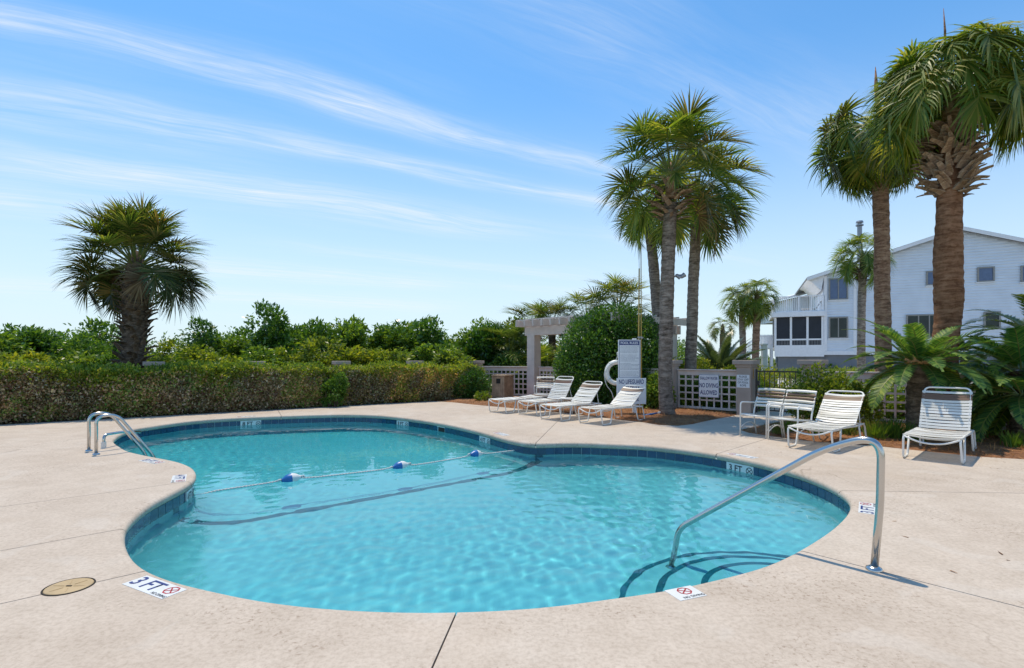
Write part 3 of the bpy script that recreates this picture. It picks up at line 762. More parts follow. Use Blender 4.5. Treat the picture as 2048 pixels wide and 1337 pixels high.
lid = empty('skimmer_lid', G(138, 1174)); tag(lid, 'round tan plastic skimmer lid set into the deck', 'skimmer lid')
b = MB(); b.lathe([(0.0, 0.004), (0.02, 0.0045), (0.118, 0.007), (0.124, 0.004), (0.127, -0.002)], 40); b.build('cover', M_LID, lid, smooth=True, autos=40)
b = MB(); b.lathe([(0.127, 0.001), (0.127, 0.005), (0.134, 0.005), (0.136, 0.001)], 40); b.build('seat_ring', M_DARK, lid)
b = MB(); b.box((0, 0, 0.006), (0.034, 0.01, 0.004)); b.build('finger_slot', M_DARK, lid)
for k in range(6):
    b = MB(); b.bar((0.03*math.cos(k*1.047), 0.03*math.sin(k*1.047), 0.0065), (0.1*math.cos(k*1.047), 0.1*math.sin(k*1.047), 0.0072), 0.004, 0.002); b.build('rib', M_LID, lid)

# ------------------------------------------------------------------ rope and floats
def wl(x, y): return WL + 0.01
def rope_pt(t, dz=0.012):
    q = ROPE_L.lerp(ROPE_R, t); sag = 0.06*math.sin(t*9.4)
    return Vector((q.x + RN.x*sag, q.y + RN.y*sag, WL + dz))
FL = [((-2.93) - ROPE_L.x)/(ROPE_R.x-ROPE_L.x), ((-1.71)-ROPE_L.x)/(ROPE_R.x-ROPE_L.x), ((-0.57)-ROPE_L.x)/(ROPE_R.x-ROPE_L.x)]
b = MB(); tt = np.linspace(0.0, 1.0, 120)
def rope_z(t):
    z = 0.008
    for f in FL: z += 0.03*math.exp(-((t-f)/0.035)**2)
    if t < 0.05: z -= 0.03*(1-t/0.05)
    if t > 0.93: z += 0.06*(t-0.93)/0.07
    return z
path = [rope_pt(t, rope_z(t)) for t in tt]
for s_ in range(2):                                   # two strands twisted together
    pp = []
    for k in range(len(path)*3):
        t = k/(len(path)*3-1); p = rope_pt(t, rope_z(t)); a = t*420 + s_*math.pi
        pp.append(p + Vector((RN.x*math.cos(a), RN.y*math.cos(a), math.sin(a)))*0.006)
    b.tube(pp, 0.0075, 5)
rope = b.build('safety_rope', M_ROPE, smooth=True)
tag(rope, 'white twisted rope floating across the pool between two walls', 'pool rope')
flab = ['blue and white rope float nearest the rounded deck point, largest looking', 'blue and white rope float, middle of the three', 'blue and white rope float nearest the far deck corner']
half = [(0.018, -0.125), (0.026, -0.12), (0.03, -0.105), (0.052, -0.075), (0.066, -0.04), (0.071, 0.0)]
f0 = None
for t, lb in zip(FL, flab):
    p = rope_pt(t, 0.03); rz = math.atan2(RD.y, RD.x)
    if f0 is None:
        f0 = empty('rope_float'); Mx = Matrix.Rotation(R(90), 4, 'Y')
        b = MB(); b.lathe(half, 24, M=Mx); b.build('blue_half', M_BLUE, f0, smooth=True, autos=40)
        b = MB(); b.lathe([(r_, -z_) for r_, z_ in half[::-1]], 24, M=Mx); b.build('white_half', M_WHITE, f0, smooth=True, autos=40)
        for sg in (-1, 1):
            b = MB(); b.tube([(sg*0.122, 0, 0), (sg*0.14, 0, 0.012), (sg*0.16, 0, 0.01), (sg*0.175, 0, -0.01)], 0.012, 7); b.build('knot', M_ROPE, f0, smooth=True)
        o = f0
    else: o = copy_tree(f0)
    o.location = p; o.rotation_euler = (0, R(random.uniform(-4, 4)), rz + random.uniform(-.08, .08))
    tag(o, lb, 'rope float', 'floats on the pool rope')

# ------------------------------------------------------------------ handrail, ladder
def flange(name, parent, loc, r=0.05):
    b = MB(); b.lathe([(r, 0.0), (r, 0.006), (r*0.92, 0.018), (r*0.62, 0.026), (r*0.5, 0.03)], 24); return b.build(name, M_STEEL, parent, smooth=True, loc=loc, autos=50)
hr = empty('handrail', (2.48, 3.63, 0.0)); tag(hr, 'bent stainless steel handrail reaching from the deck down to the pool steps', 'handrail')
hd = Vector((-0.69, 0.72, 0)).normalized()
pts = [Vector((0, 0, 0)), Vector((0.03, -0.015, 0.45)), hd*(-0.02)+Vector((0.02, -0.01, 0.93)), hd*0.30 + Vector((0, 0, 0.80)), hd*1.47 + Vector((0, 0, -0.06)), hd*1.53 + Vector((0, 0, WL-0.60))]
b = MB(); b.tube(fillet(pts, [0.1, 0.21, 0.2, 0.12], 10), 0.0245, 16); b.build('rail', M_STEEL, hr, smooth=True)
flange('flange', hr, (0, 0, 0.0), 0.052); flange('flange', hr, (hd.x*1.53, hd.y*1.53, WL-0.60), 0.05)

lad = empty('pool_ladder', (-6.42, 8.11, 0.0), 0); tag(lad, 'stainless steel pool ladder with two arched rails on the deck edge', 'pool ladder')
ld = Vector((0.65, 0.76, 0)).normalized(); lw = Vector((0.35, -0.30, 0)).normalized()
for sg in (-1, 1):
    o = lw*(sg*0.23)
    pts = [o, o + ld*0.0 + Vector((0, 0, 0.58)), o + ld*0.26 + Vector((0, 0, 0.585)), o + ld*0.78 + Vector((0, 0, -0.18)), o + ld*0.86 + Vector((0, 0, -1.5))]
    b = MB(); b.tube(fillet(pts, [0.16, 0.16, 0.18], 9), 0.0235, 12); b.build('rail', M_STEEL, lad, smooth=True)
    flange('flange', lad, o)
for z in (-0.5, -0.78, -1.06):
    b = MB(); c = ld*(0.82 - z*0.02 + 0.03); b.bar(c + lw*-0.23 + Vector((0, 0, z)), c + lw*0.23 + Vector((0, 0, z)), 0.08, 0.03); b.build('tread', M_WHITE, lad)
lad.scale = (1, 1, 1)
hk = empty('pool_fill_spout', (-6.58, 8.54, 0.0)); tag(hk, 'low bent steel spout with a white sleeve beside the ladder', 'fill spout')
b = MB(); pts = [(0, 0, 0.02), (0.0, 0, 0.215), (-0.02, 0.5, 0.20), (-0.10, 0.98, 0.12)]; b.tube(fillet(pts, [0.12, 0.2], 7), 0.022, 12); b.build('spout_tube', M_STEEL, hk, smooth=True)
b = MB(); b.lathe([(0.036, 0), (0.036, 0.10), (0.03, 0.105)], 16); b.build('sleeve', M_WHITE, hk, smooth=True, autos=40)
# ------------------------------------------------------------------ beds, lawn, path edging
def sheet(name, poly, zfun, mat, n=1500, kind='structure', seed=1):
    r = np.random.default_rng(seed); P = np.array(poly, float)
    lo, hi = P.min(0), P.max(0); Q = lo + r.random((n*3, 2))*(hi-lo); Q = Q[inside(Q, P)][:n]
    bd = resample(P, 0.15)
    allp = [Vector(p) for p in bd] + [Vector(p) for p in Q]; m = len(bd)
    vs, es, fs, *_ = mgeo.delaunay_2d_cdt(allp, [(i, (i+1) % m) for i in range(m)], [list(range(m))], 1, 1e-5)
    V = np.array([[v.x, v.y] for v in vs]); d = dist_out(V, bd)
    z = zfun(V, d); b = MB(); b.add([(V[i][0], V[i][1], z[i]) for i in range(len(V))], [tuple(f) for f in fs])
    me = b.mesh(name, mat, True)
    bm = bmesh.new(); bm.from_mesh(me); bmesh.ops.recalc_face_normals(bm, faces=bm.faces[:])
    if sum(f.normal.z for f in bm.faces) < 0: bmesh.ops.reverse_faces(bm, faces=bm.faces[:])
    bm.to_mesh(me); bm.free()
    o = link(name, me); tag(o, kind=kind); return o
def lump(V, s=1.0):
    return 0.5*np.sin(V[:, 0]*2.3*s+1.0)*np.cos(V[:, 1]*2.9*s) + 0.3*np.sin(V[:, 0]*5.1*s+V[:, 1]*3.7*s) + 0.2*np.sin(V[:, 0]*9*s-V[:, 1]*8*s)
def bed_z(V, d): return -0.03 + np.clip(d/0.5, 0, 1)*0.08 + np.clip(d/0.3, 0, 1)*0.02*lump(V)
BED_L = [(-2.72, 17.95), (-1.9, 17.3), (-1.36, 16.62), (-0.25, 15.53), (1.24, 14.13), (2.1, 12.95), (2.92, 11.95), (3.17, 11.44), (3.56, 11.31), (4.0, 11.58), (4.5, 12.16), (5.85, 13.55), (6.2, 14.0),
         (5.2, 15.0), (4.7, 15.5), (5.7, 18.6), (4.0, 20.0), (0.9, 20.0), (-1.39, 20.9), (-3.2, 19.4), (-3.6, 18.7)]
BED_R = [(6.86, 12.9), (4.57, 10.8), (4.54, 10.28), (4.93, 9.56), (5.26, 9.15), (5.93, 8.78), (6.46, 8.15), (6.85, 7.74), (7.33, 7.54), (9.48, 6.63), (13, 5.1), (14.5, 6.0), (13.0, 7.3), (9.5, 10.8), (7.3, 13.0)]
BED_H = [(-16.1, 7.7), (-11.25, 11.42), (-7.1, 14.52), (-4.65, 16.43), (-2.7, 17.85), (-3.3, 19.6), (-5, 18.4), (-8, 16.0), (-12, 12.8), (-16.5, 9.4)]
sheet('mulch_bed', BED_L, bed_z, M_MULCH, 1800); sheet('mulch_bed', BED_R, bed_z, M_MULCH, 1500, seed=2)
sheet('hedge_bed', BED_H, lambda V, d: bed_z(V, d)*0.6, M_LITTER, 1500, seed=3)
LAWN = [(8.9, 17.2), (7.3, 13.3), (10, 11.2), (14, 7.2), (17, 9), (17, 19), (12, 22), (9.5, 22)]
sheet('lawn', LAWN, lambda V, d: -0.05 + 0.02*lump(V, .4), M_LAWN, 800, seed=4)

sheet('added_bounce_yard', [(9.6, 22.1), (12.05, 22.1), (17.1, 19.05), (17.1, 9), (42, 9), (42, 31), (23.4, 39.2), (10, 44)], lambda V, d: -0.055 + 0.02*lump(V, .4), M_BOUNCE, 500, seed=6)  # hidden pale sheet, added to bounce sunlight onto the house front
def strips(name, P, D, L_, W_, mat, up=None, parent=None, bend=0.0):
    """many thin blades: base P, direction D (unit), length, width -> one mesh of quads"""
    n = len(P); ref = np.tile(np.array([0, 0, 1.0]), (n, 1)) if up is None else up
    S = np.cross(D, ref); S /= np.linalg.norm(S, axis=1)[:, None] + 1e-9
    L_ = np.broadcast_to(np.asarray(L_, float).reshape(-1, 1), (n, 1)); W_ = np.broadcast_to(np.asarray(W_, float).reshape(-1, 1), (n, 1))
    a = P - S*W_/2; b_ = P + S*W_/2; t = P + D*L_; m0 = P + D*L_*0.5
    V = np.stack([a, b_, m0 + S*W_*0.45, t, m0 - S*W_*0.45], 1).reshape(-1, 3)
    # two faces as one quad + fold: use quads a,b,m+,m- and tri -> keep quads only
    k = np.arange(n)*5
    F = np.stack([k, k+1, k+2, k+4], 1); F2 = np.stack([k+4, k+2, k+3, k+3], 1)
    me = bpy.data.meshes.new(name)
    me.vertices.add(len(V)); me.vertices.foreach_set('co', V.astype(np.float32).ravel())
    loops = np.concatenate([np.c_[F, k+4, k+2, k+3].ravel()])
    me.loops.add(len(loops)); me.loops.foreach_set('vertex_index', loops.astype(np.int32))
    st = np.stack([np.arange(n)*7, np.arange(n)*7+4], 1).ravel()
    me.polygons.add(2*n); me.polygons.foreach_set('loop_start', st.astype(np.int32))
    me.materials.append(mat); me.update(); me.validate()
    return link(name, me, parent)

def unit(v): return v/(np.linalg.norm(v, axis=1)[:, None] + 1e-9)
def straw(poly, n, seed, name='pine_straw', mat=None, lmax=0.16, w=0.006, lift=0.012):
    r = np.random.default_rng(seed); P = np.array(poly, float); lo, hi = P.min(0), P.max(0)
    Q = lo + r.random((n*4, 2))*(hi-lo); Q = Q[inside(Q, P)][:n]
    d = dist_out(Q, resample(P, 0.2)); z = bed_z(Q, d) + lift*r.random(len(Q))
    D = unit(np.c_[r.normal(size=(len(Q), 2)), r.normal(0, .22, len(Q))])
    o = strips(name, np.c_[Q, z], D, lmax*(0.5+0.5*r.random(len(Q))), w, mat or M_STRAW)
    tag(o, kind='stuff'); return o
straw(BED_L[0:16], 26000, 21); straw(BED_R, 22000, 22)
straw(BED_H, 16000, 23, 'fallen_leaves', M_HBARE, 0.05, 0.03, 0.03)

# ------------------------------------------------------------------ foliage builders
def leaf_quads(P, N_, size, aspect, r, name, mat, parent=None, curl=0.25, updir=0.25):
    """leaves as folded rhombs: P (n,3) base points, N_ outward directions"""
    n = len(P); jit = r.normal(size=(n, 3)); ax = unit(N_*0.75 + jit*0.75 + np.array([0, 0, updir]))
    sd_ = unit(np.cross(ax, unit(r.normal(size=(n, 3)) + np.array([0, 0, 0.6]))))
    nn = np.cross(sd_, ax); L_ = (size*(0.6+0.8*r.random(n)))[:, None]; W_ = L_*aspect
    b0 = P; l = P + ax*L_*0.45 + sd_*W_*0.5 + nn*W_*curl*0.5; rr = P + ax*L_*0.45 - sd_*W_*0.5 + nn*W_*curl*0.5; t = P + ax*L_ - nn*L_*0.1
    V = np.stack([b0, rr, t, l], 1).reshape(-1, 3); F = np.arange(4*n).reshape(-1, 4)
    return link(name, np_mesh(name, V, F, mat), parent)
def lobes_cloud(lobes, n, r, shell=0.55, zmin=None, clump=None):
    """points and outward normals through a crown of overlapping lobes (x,y,z,rx,rz)"""
    lb = np.array(lobes, float); wts = lb[:, 3]*lb[:, 3]; wts /= wts.sum()
    k = r.choice(len(lb), n, p=wts); d = unit(r.normal(size=(n, 3)))
    # clumps of leaves: pull directions to a set of twig directions per lobe
    if clump:
        tw = unit(r.normal(size=(len(lb)*clump, 3))).reshape(len(lb), clump, 3); c = tw[k, r.integers(0, clump, n)]
        d = unit(c + r.normal(size=(n, 3))*0.22); bump = 0.82 + 0.36*np.abs(np.sin(c[:, 0]*17.3 + c[:, 1]*9.1 + c[:, 2]*23.7 + k*3.1))
    else: bump = np.ones(n)
    rad = (shell + (1-shell)*r.random(n)**0.6)*bump
    sc = np.c_[lb[k, 3], lb[k, 3], lb[k, 4]]
    P = lb[k, :3] + d*sc*rad[:, None]
    if zmin is not None:
        m = P[:, 2] > zmin; P, d = P[m], d[m]
    return P, d

# ---- fan palms
_fan = {}
def fan_mesh(elev, seed, mat, n=44, pet=0.75, droop=1.0, wind=0.0):
    key = (elev, seed, mat.name, n, pet, droop, wind)
    if key in _fan: return _fan[key]
    r = random.Random(seed*101 + int(elev) + n); b = MB()
    a = R(elev); p = Vector((0, 0, 0)); ds = 0.09; path = [p.copy()]; k = 0
    np_ = max(3, int(pet/ds)); bend = R(r.uniform(18, 30))*droop/np_
    sidew = R(r.uniform(-14, 14))/np_; yaw = 0
    def dirv(a, yaw): return Vector((math.cos(a)*math.cos(yaw), math.cos(a)*math.sin(yaw), math.sin(a)))
    for i in range(np_):
        p = p + dirv(a, yaw)*ds; path.append(p.copy()); a -= bend; yaw += sidew
    nc = 7; costa = [p.copy()]; ca = [a]
    for i in range(nc):
        a -= R(r.uniform(9, 13))*droop; p = p + dirv(a, yaw)*0.062; costa.append(p.copy()); ca.append(a)
    b.tube(path + costa[1:], [0.021 - 0.017*i/(len(path)+nc-1) for i in range(len(path)+nc)], 5, mi=1)
    roll = R(r.uniform(-35, 35))
    for i in range(n):
        t = -1 + 2*(i+0.5)/n + r.uniform(-.02, .02); at = min(1, abs(t)); sg = 1 if t > 0 else -1
        s = (1-at)**0.8*nc; i0 = min(nc-1, int(s)); f = s - i0
        base = costa[i0].lerp(costa[i0+1], f); aa = ca[i0]*(1-f) + ca[i0+1]*f
        T = dirv(aa, yaw); S = Vector((-math.sin(yaw), math.cos(yaw), 0)); Nn = S.cross(T)*-1
        if Nn.z < 0 and elev > -20: Nn = -Nn
        S2 = S*math.cos(roll*at*0.4) + Nn*math.sin(roll*at*0.4)
        ang = R(122)*at**0.95
        d = (T*math.cos(ang) + S2*(sg*math.sin(ang)) + Nn*(0.34*math.sin(ang)+r.uniform(-.06, .06))).normalized()
        Lf = 0.74*(1.0 - 0.30*at**2)*r.uniform(0.88, 1.08)
        wv = d.cross(Nn).normalized(); w0 = 0.0105 + 0.005*r.random(); pts_ = []
        q = base.copy(); dd = d.copy(); segs = 5
        gr = r.uniform(0.035, 0.075)*(1.0 if droop < 1.1 else 2.6); brk = r.random() < 0.3
        for j in range(segs+1):
            fr = j/segs; wd = w0*(0.7+2.0*fr*(1-fr)*2)*(1-fr**2.2) + 0.001
            pts_.append((q + wv*wd, q - wv*wd, q + Nn*(wd*0.55)))
            dd = (dd + Vector((-wind*fr*0.5, 0, -gr*(0.5+2.2*fr*fr) - (0.3 if brk and j == 3 else 0)))).normalized(); q = q + dd*(Lf/segs)
        vs = [v for tpl in pts_ for v in tpl[:2]]
        b.add(vs, [(2*j, 2*j+1, 2*j+3, 2*j+2) for j in range(segs)])
    me = b.mesh('frond', [mat, M_PETIOLE if mat is not M_DRY else M_DRY]); _fan[key] = me
    return me
# ---- feather fronds (sago, date palms)
_fea = {}
def feather_mesh(elev, seed, mat, L_=1.15, nl=34, w=0.17, arch=75, lw=0.011, vfold=0.35, lend=0.6):
    key = (elev, seed, mat.name, L_, nl, w, arch)
    if key in _fea: return _fea[key]
    r = random.Random(seed*77 + int(elev)); b = MB(); a = R(elev); p = Vector((0, 0, 0)); ns = 16; ds = L_/ns; path = [p.copy()]; an = [a]; yaw = 0; sw = R(r.uniform(-18, 18))/ns
    for i in range(ns):
        p = p + Vector((math.cos(a)*math.cos(yaw), math.cos(a)*math.sin(yaw), math.sin(a)))*ds; path.append(p.copy()); a -= R(arch)/ns*(0.4+1.2*i/ns); yaw += sw; an.append(a)
    b.tube(path, [0.013*(1-0.85*i/ns) for i in range(ns+1)], 5, mi=1)
    for i in range(nl):
        f = 0.10 + 0.90*(i+0.5)/nl; s = f*ns; i0 = min(ns-1, int(s)); base = path[i0].lerp(path[i0+1], s-i0); T = (path[i0+1]-path[i0]).normalized()
        S = T.cross(Vector((0, 0, 1))); S = S.normalized() if S.length > 1e-3 else Vector((0, 1, 0)); Nn = S.cross(T)
        Lf = w*(math.sin(min(1, f*1.08)*math.pi)**0.55*0.9 + 0.12)*(lend if f < 0.14 else 1)
        for sg in (-1, 1):
            d = (T*(0.55+0.5*f) + S*sg + Nn*(vfold*r.uniform(.6, 1.2))).normalized(); wv = d.cross(Nn).normalized(); q = base; pts_ = []
            for j, (fr, wd) in enumerate(((0, lw*0.7), (0.5, lw), (1.0, 0.0015))):
                c = base + d*(Lf*fr) - Nn*(Lf*0.16*fr*fr); pts_ += [c + wv*wd, c - wv*wd]
            b.add(pts_, [(0, 1, 3, 2), (2, 3, 5, 4)])
    me = b.mesh('frond', [mat, M_RACHIS]); _fea[key] = me
    return me

def trunk_mb(path, rad, n=18, seed=0, amp=0.03, rings=0.012, step=0.06, ringp=0.085):
    """lumpy ringed trunk along a path of control points"""
    r = random.Random(seed); pts = [Vector(p) for p in path]
    seg = [(pts[i+1]-pts[i]).length for i in range(len(pts)-1)]; tot = sum(seg); m = int(tot/step); C = []; Rr = []
    P = [pts[0]] + pts + [pts[-1]]
    for k in range(m+1):
        s = tot*k/m; i = 0; ss = s
        while i < len(seg)-1 and ss > seg[i]: ss -= seg[i]; i += 1
        t = ss/seg[i]; p0, p1, p2, p3 = P[i], P[i+1], P[i+2], P[i+3]
        C.append(0.5*((2*p1) + (-p0+p2)*t + (2*p0-5*p1+4*p2-p3)*t*t + (-p0+3*p1-3*p2+p3)*t**3))
        Rr.append(rad[i]*(1-t) + rad[i+1]*t)
    b = MB(); ph = [r.random()*6.28 for _ in range(6)]; vs = []
    for k, c in enumerate(C):
        z = tot*k/m
        for j in range(n):
            a = 2*math.pi*j/n
            f = 1 + amp*(math.sin(3*a+ph[0]+z*2.1) + 0.7*math.sin(5*a+ph[1]-z*3.3) + 0.6*math.sin(2*a+ph[2]+z*5)) + r.uniform(-1, 1)*amp*0.6
            f += 0.45*rings/max(Rr[k], .05)*math.sin(z/ringp*6.283 + 1.4*math.sin(2*a+ph[3]) + 2.0*math.sin(z*1.7+ph[4]))
            vs.append(c + Vector((math.cos(a), math.sin(a), 0))*(Rr[k]*f))
    b.add(vs, [(i*n+j, i*n+(j+1) % n, (i+1)*n+(j+1) % n, (i+1)*n+j) for i in range(len(C)-1) for j in range(n)])
    b.f.append(tuple(range((len(C)-1)*n, len(C)*n))); b.m.append(0)
    return b
def boot_mesh(L_, w, mat, seed):
    """split leaf base: a curved, tapering, hollowed wedge"""
    r = random.Random(seed); b = MB(); n = 4; vs = []
    for k in range(n+1):
        f = k/n; x = L_*(0.55*f + 0.25*f*f); z = L_*(0.85*f - 0.12*f*f); wd = w*(1-0.55*f)*(1 + r.uniform(-.1, .1)); th = 0.03*(1-0.6*f)
        for (yy, dx) in ((-wd, 0.0), (0, -0.02), (wd, 0.0)): vs.append((x+dx+0.0, yy, z))
        for (yy, dx) in ((-wd*0.9, th), (0, th*1.3), (wd*0.9, th)): vs.append((x+dx, yy, z-th*0.3))
    fs = []
    for k in range(n):
        o = 6*k; q = 6*(k+1)
        fs += [(o, o+1, q+1, q), (o+1, o+2, q+2, q+1), (o+3, q+3, q+4, o+4), (o+4, q+4, q+5, o+5), (o, q, q+3, o+3), (o+2, o+5, q+5, q+2)]
    o = 6*n; fs += [(o, o+1, o+4, o+3), (o+1, o+2, o+5, o+4)]
    b.add(vs, fs); return b.mesh('leaf_base', mat)
BOOTS = {}
def boots(parent, zfun, rfun, cfun, n, z0, z1, mat, L_=0.26, w=0.055, jit=1.0, seed=0, tilt=(0, 20)):
    key = mat.name
    if (key, L_) not in BOOTS: BOOTS[(key, L_)] = [boot_mesh(L_, w, mat, s) for s in range(4)]
    r = random.Random(seed)
    for i in range(n):
        f = (i+0.5)/n; z = z0 + (z1-z0)*f; az = i*2.39996 + r.uniform(-.25, .25)*jit; c = cfun(z); rr = rfun(z)
        link('leaf_base', r.choice(BOOTS[(key, L_)]), parent, (c[0]+math.cos(az)*rr, c[1]+math.sin(az)*rr, z),
             (r.uniform(-.45, .45)*jit, R(r.uniform(*tilt)), az + r.uniform(-.55, .55)*jit), (1, r.uniform(.8, 1.25), r.uniform(.75, 1.2)))

def crown(root, c, nf, mats, scale, seed, emin=-45, emax=82, power=0.85, nleaf=44, pet=0.75, droop=0.9, spread=0.10, wind=0.0, azskip=None, dry=0, vspread=0.3):
    r = random.Random(seed); classes = [-55, -35, -15, 5, 25, 45, 65, 82]
    for i in range(nf):
        f = (i+0.5)/nf; e = emin + (emax-emin)*f**power + r.uniform(-7, 7); az = i*2.39996 + r.uniform(-.3, .3)
        if azskip and azskip(math.degrees(az) % 360, e, r): continue
        ce = min(classes, key=lambda k: abs(k-e)); mt = mats[i % len(mats)]
        if i < dry: mt = M_DRY
        me = fan_mesh(ce, r.randrange(3), mt, nleaf, pet, droop, wind)
        s = scale*r.uniform(.85, 1.12)*(0.9 if e > 70 else 1)
        link('frond', me, root, (c[0]+math.cos(az)*spread, c[1]+math.sin(az)*spread, c[2] + vspread*(f-0.5)), (R(r.uniform(-9, 9)), R((ce-e)*0.8), az), (s, s, s))

def stub_crownshaft(root, c, r0, h, mat):
    b = MB(); b.lathe([(r0, -h*0.8), (r0*1.05, -h*0.3), (r0*0.8, h*0.1), (r0*0.4, h*0.35), (r0*0.1, h*0.5)], 14, c=c); return b.build('growing_tip', mat, root, smooth=True)

def palm(label, base, path, rad, bark, crownz, nf, mats, scale, seed, group=None, boot=None, name='palm_tree', step=0.06, **kw):
    root = empty(name, base); tag(root, label, 'palm tree', group)
    trunk_mb(path, rad, 18, seed, step=step).build('trunk', bark, root, smooth=True)
    top = Vector(path[-1]); c = (top.x, top.y, crownz)
    if boot: boots(root, None, boot['r'], boot['c'], boot['n'], boot['z0'], boot['z1'], boot['mat'], boot.get('L', 0.26), boot.get('w', 0.055), 1.0, seed, boot.get('tilt', (0, 20)))
    stub_crownshaft(root, c, rad[-1]*0.75, 0.7, boot['mat'] if boot else M_BOOTD)
    crown(root, c, nf, mats, scale, seed, **kw)
    return root
def lerpc(p0, p1, z0, z1): return lambda z: (p0[0] + (p1[0]-p0[0])*(z-z0)/(z1-z0), p0[1] + (p1[1]-p0[1])*(z-z0)/(z1-z0))

# left: the stout shaggy palm behind the hedge
X0 = (-10.78, 15.0, 0)
LPALM = palm('stout dark palm with a shaggy trunk rising behind the long clipped hedge', X0, [(0, 0, 0), (0.0, 0, 1.2), (0.1, 0, 2.3), (0.15, 0, 3.6)], [0.30, 0.27, 0.30, 0.33], M_BARKD, 4.15, 74, [M_PALMD, M_PALMD, M_PALM], 0.98, 3,
     boot=dict(r=lambda z: 0.26 + 0.04*z/3, c=lambda z: (0.045*z, 0), n=150, z0=0.35, z1=3.6, mat=M_BOOTD, L=0.27, w=0.075, tilt=(-10, 30)), emin=-2, emax=88, power=0.95, pet=0.75, droop=0.36, dry=3, vspread=0.5, spread=0.16, azskip=lambda a, e, r: 215 < a < 325 and e < 24)
rl = random.Random(5)
for k in range(20):                                        # older fronds hang out to both sides
    az = (math.pi if k % 2 else 0.0) + rl.uniform(-0.75, 0.75); ce = rl.choice((-15, 5, 5)); s = rl.uniform(0.95, 1.15)
    link('frond', fan_mesh(ce, rl.randrange(3), M_DRY if k % 9 == 4 else M_PALMD, 44, 0.85, 1.0, 0.0), LPALM, (0.15 + math.cos(az)*0.2, math.sin(az)*0.2, 3.9 + rl.uniform(-.1, .2)), (R(rl.uniform(-12, 12)), R(rl.uniform(-6, 6)), az), (s, s, s))
# middle trio
MT = G(1335, 832)
palm('tall palm whose trunk stands in the mulch beside the pool rules sign', MT, [(0.0, 0, -0.02), (-0.05, 0, 0.8), (-0.03, 0, 2.6), (0.02, 0, 4.0), (0.08, 0, 5.35)], [0.205, 0.17, 0.175, 0.165, 0.17], M_BARKG, 6.05, 46, [M_PALM, M_PALMB, M_PALMD], 1.08, 11,
     boot=dict(r=lambda z: 0.16 + 0.12*min(1, max(0, (z-4.9)/0.4)), c=lambda z: (0.07, 0), n=46, z0=4.95, z1=5.85, mat=M_BOOT, L=0.32, w=0.06, tilt=(5, 40)), emin=-34, emax=84, power=0.9, droop=0.62, vspread=0.6, dry=1, azskip=lambda a, e, r: 225 < a < 315 and e < -2)
palm('palm with a straight grey trunk just right of the tall sign-side palm', (5.8, 16.9, 0), [(-0.12, 0, 0), (-0.08, 0, 2.0), (0.0, 0, 4.2), (0.1, 0, 5.9)], [0.19, 0.175, 0.165, 0.18], M_BARKG, 6.65, 42, [M_PALM, M_PALMB, M_PALMD], 1.2, 17,
     boot=dict(r=lambda z: 0.16 + 0.10*min(1, max(0, (z-5.4)/0.4)), c=lambda z: (0.1, 0), n=30, z0=5.5, z1=6.2, mat=M_BOOT, L=0.24, w=0.05), emin=-36, emax=80, power=0.9, droop=0.66, vspread=0.5, dry=1)
palm('slender leaning palm half hidden behind the trunk by the sign', (4.98, 18.0, 0), [(0, 0, 0), (-0.02, 0, 2.5), (-0.18, 0, 4.6), (-0.32, 0, 6.0)], [0.19, 0.175, 0.17, 0.17], M_BARKG, 6.4, 22, [M_PALM, M_PALMD], 0.85, 23, emin=-50, emax=75)
# right: rusty trunks
palm('tall slim palm with a brown dead spear, in front of the house', (9.82, 14.0, 0), [(0.0, 0, 0), (-0.02, 0, 2.2), (-0.06, 0, 4.6), (-0.10, 0, 6.95)], [0.20, 0.185, 0.18, 0.20], M_BARKB, 7.4, 44, [M_PALMB, M_PALM, M_PALMD], 1.24, 31, emin=-45, emax=58, power=0.95, droop=1.25, wind=0.18)
P4 = [o for o in COL.objects if o.name.startswith('palm_tree')][-1]
b = MB(); b.tube([(-0.12, 0, 7.2), (-0.15, 0, 8.0), (-0.20, 0, 8.65), (-0.22, 0, 9.15)], [0.04, 0.055, 0.05, 0.006], 8); b.build('dead_spear', M_BARKR, P4, smooth=True)
palm('big palm with a thick rusty trunk and a collar of dry leaf bases', (8.66, 10.6, 0), [(0.0, 0, 0), (0.0, 0, 1.4), (0.05, 0, 2.3), (0.06, 0, 2.75), (0.07, 0, 3.6), (0.1, 0, 5.0), (0.13, 0, 6.05)], [0.26, 0.225, 0.22, 0.25, 0.235, 0.20, 0.20], M_BARKR, 6.6, 58, [M_PALMB, M_PALMB, M_PALM], 1.08, 37,
     boot=dict(r=lambda z: 0.20 + 0.12*min(1, max(0, (z-4.75)/0.25)) - 0.10*min(1, max(0, (z-5.5)/0.6)), c=lambda z: (0.11, 0), n=150, z0=4.70, z1=6.05, mat=M_BOOT, L=0.31, w=0.075, tilt=(-12, 40)),
     emin=6, emax=84, power=0.9, vspread=0.5, nleaf=50, droop=1.35, wind=-0.10, pet=0.85, azskip=lambda a, e, r: 225 < a < 315 and e < 2)
P5 = [o for o in COL.objects if o.name.startswith('palm_tree')][-1]
b = MB(); b.tube([(0.0, 0, 7.4), (0.0, 0, 8.0), (-0.03, 0, 8.45)], [0.022, 0.022, 0.004], 6); b.build('dead_spear', M_BARKR, P5, smooth=True)
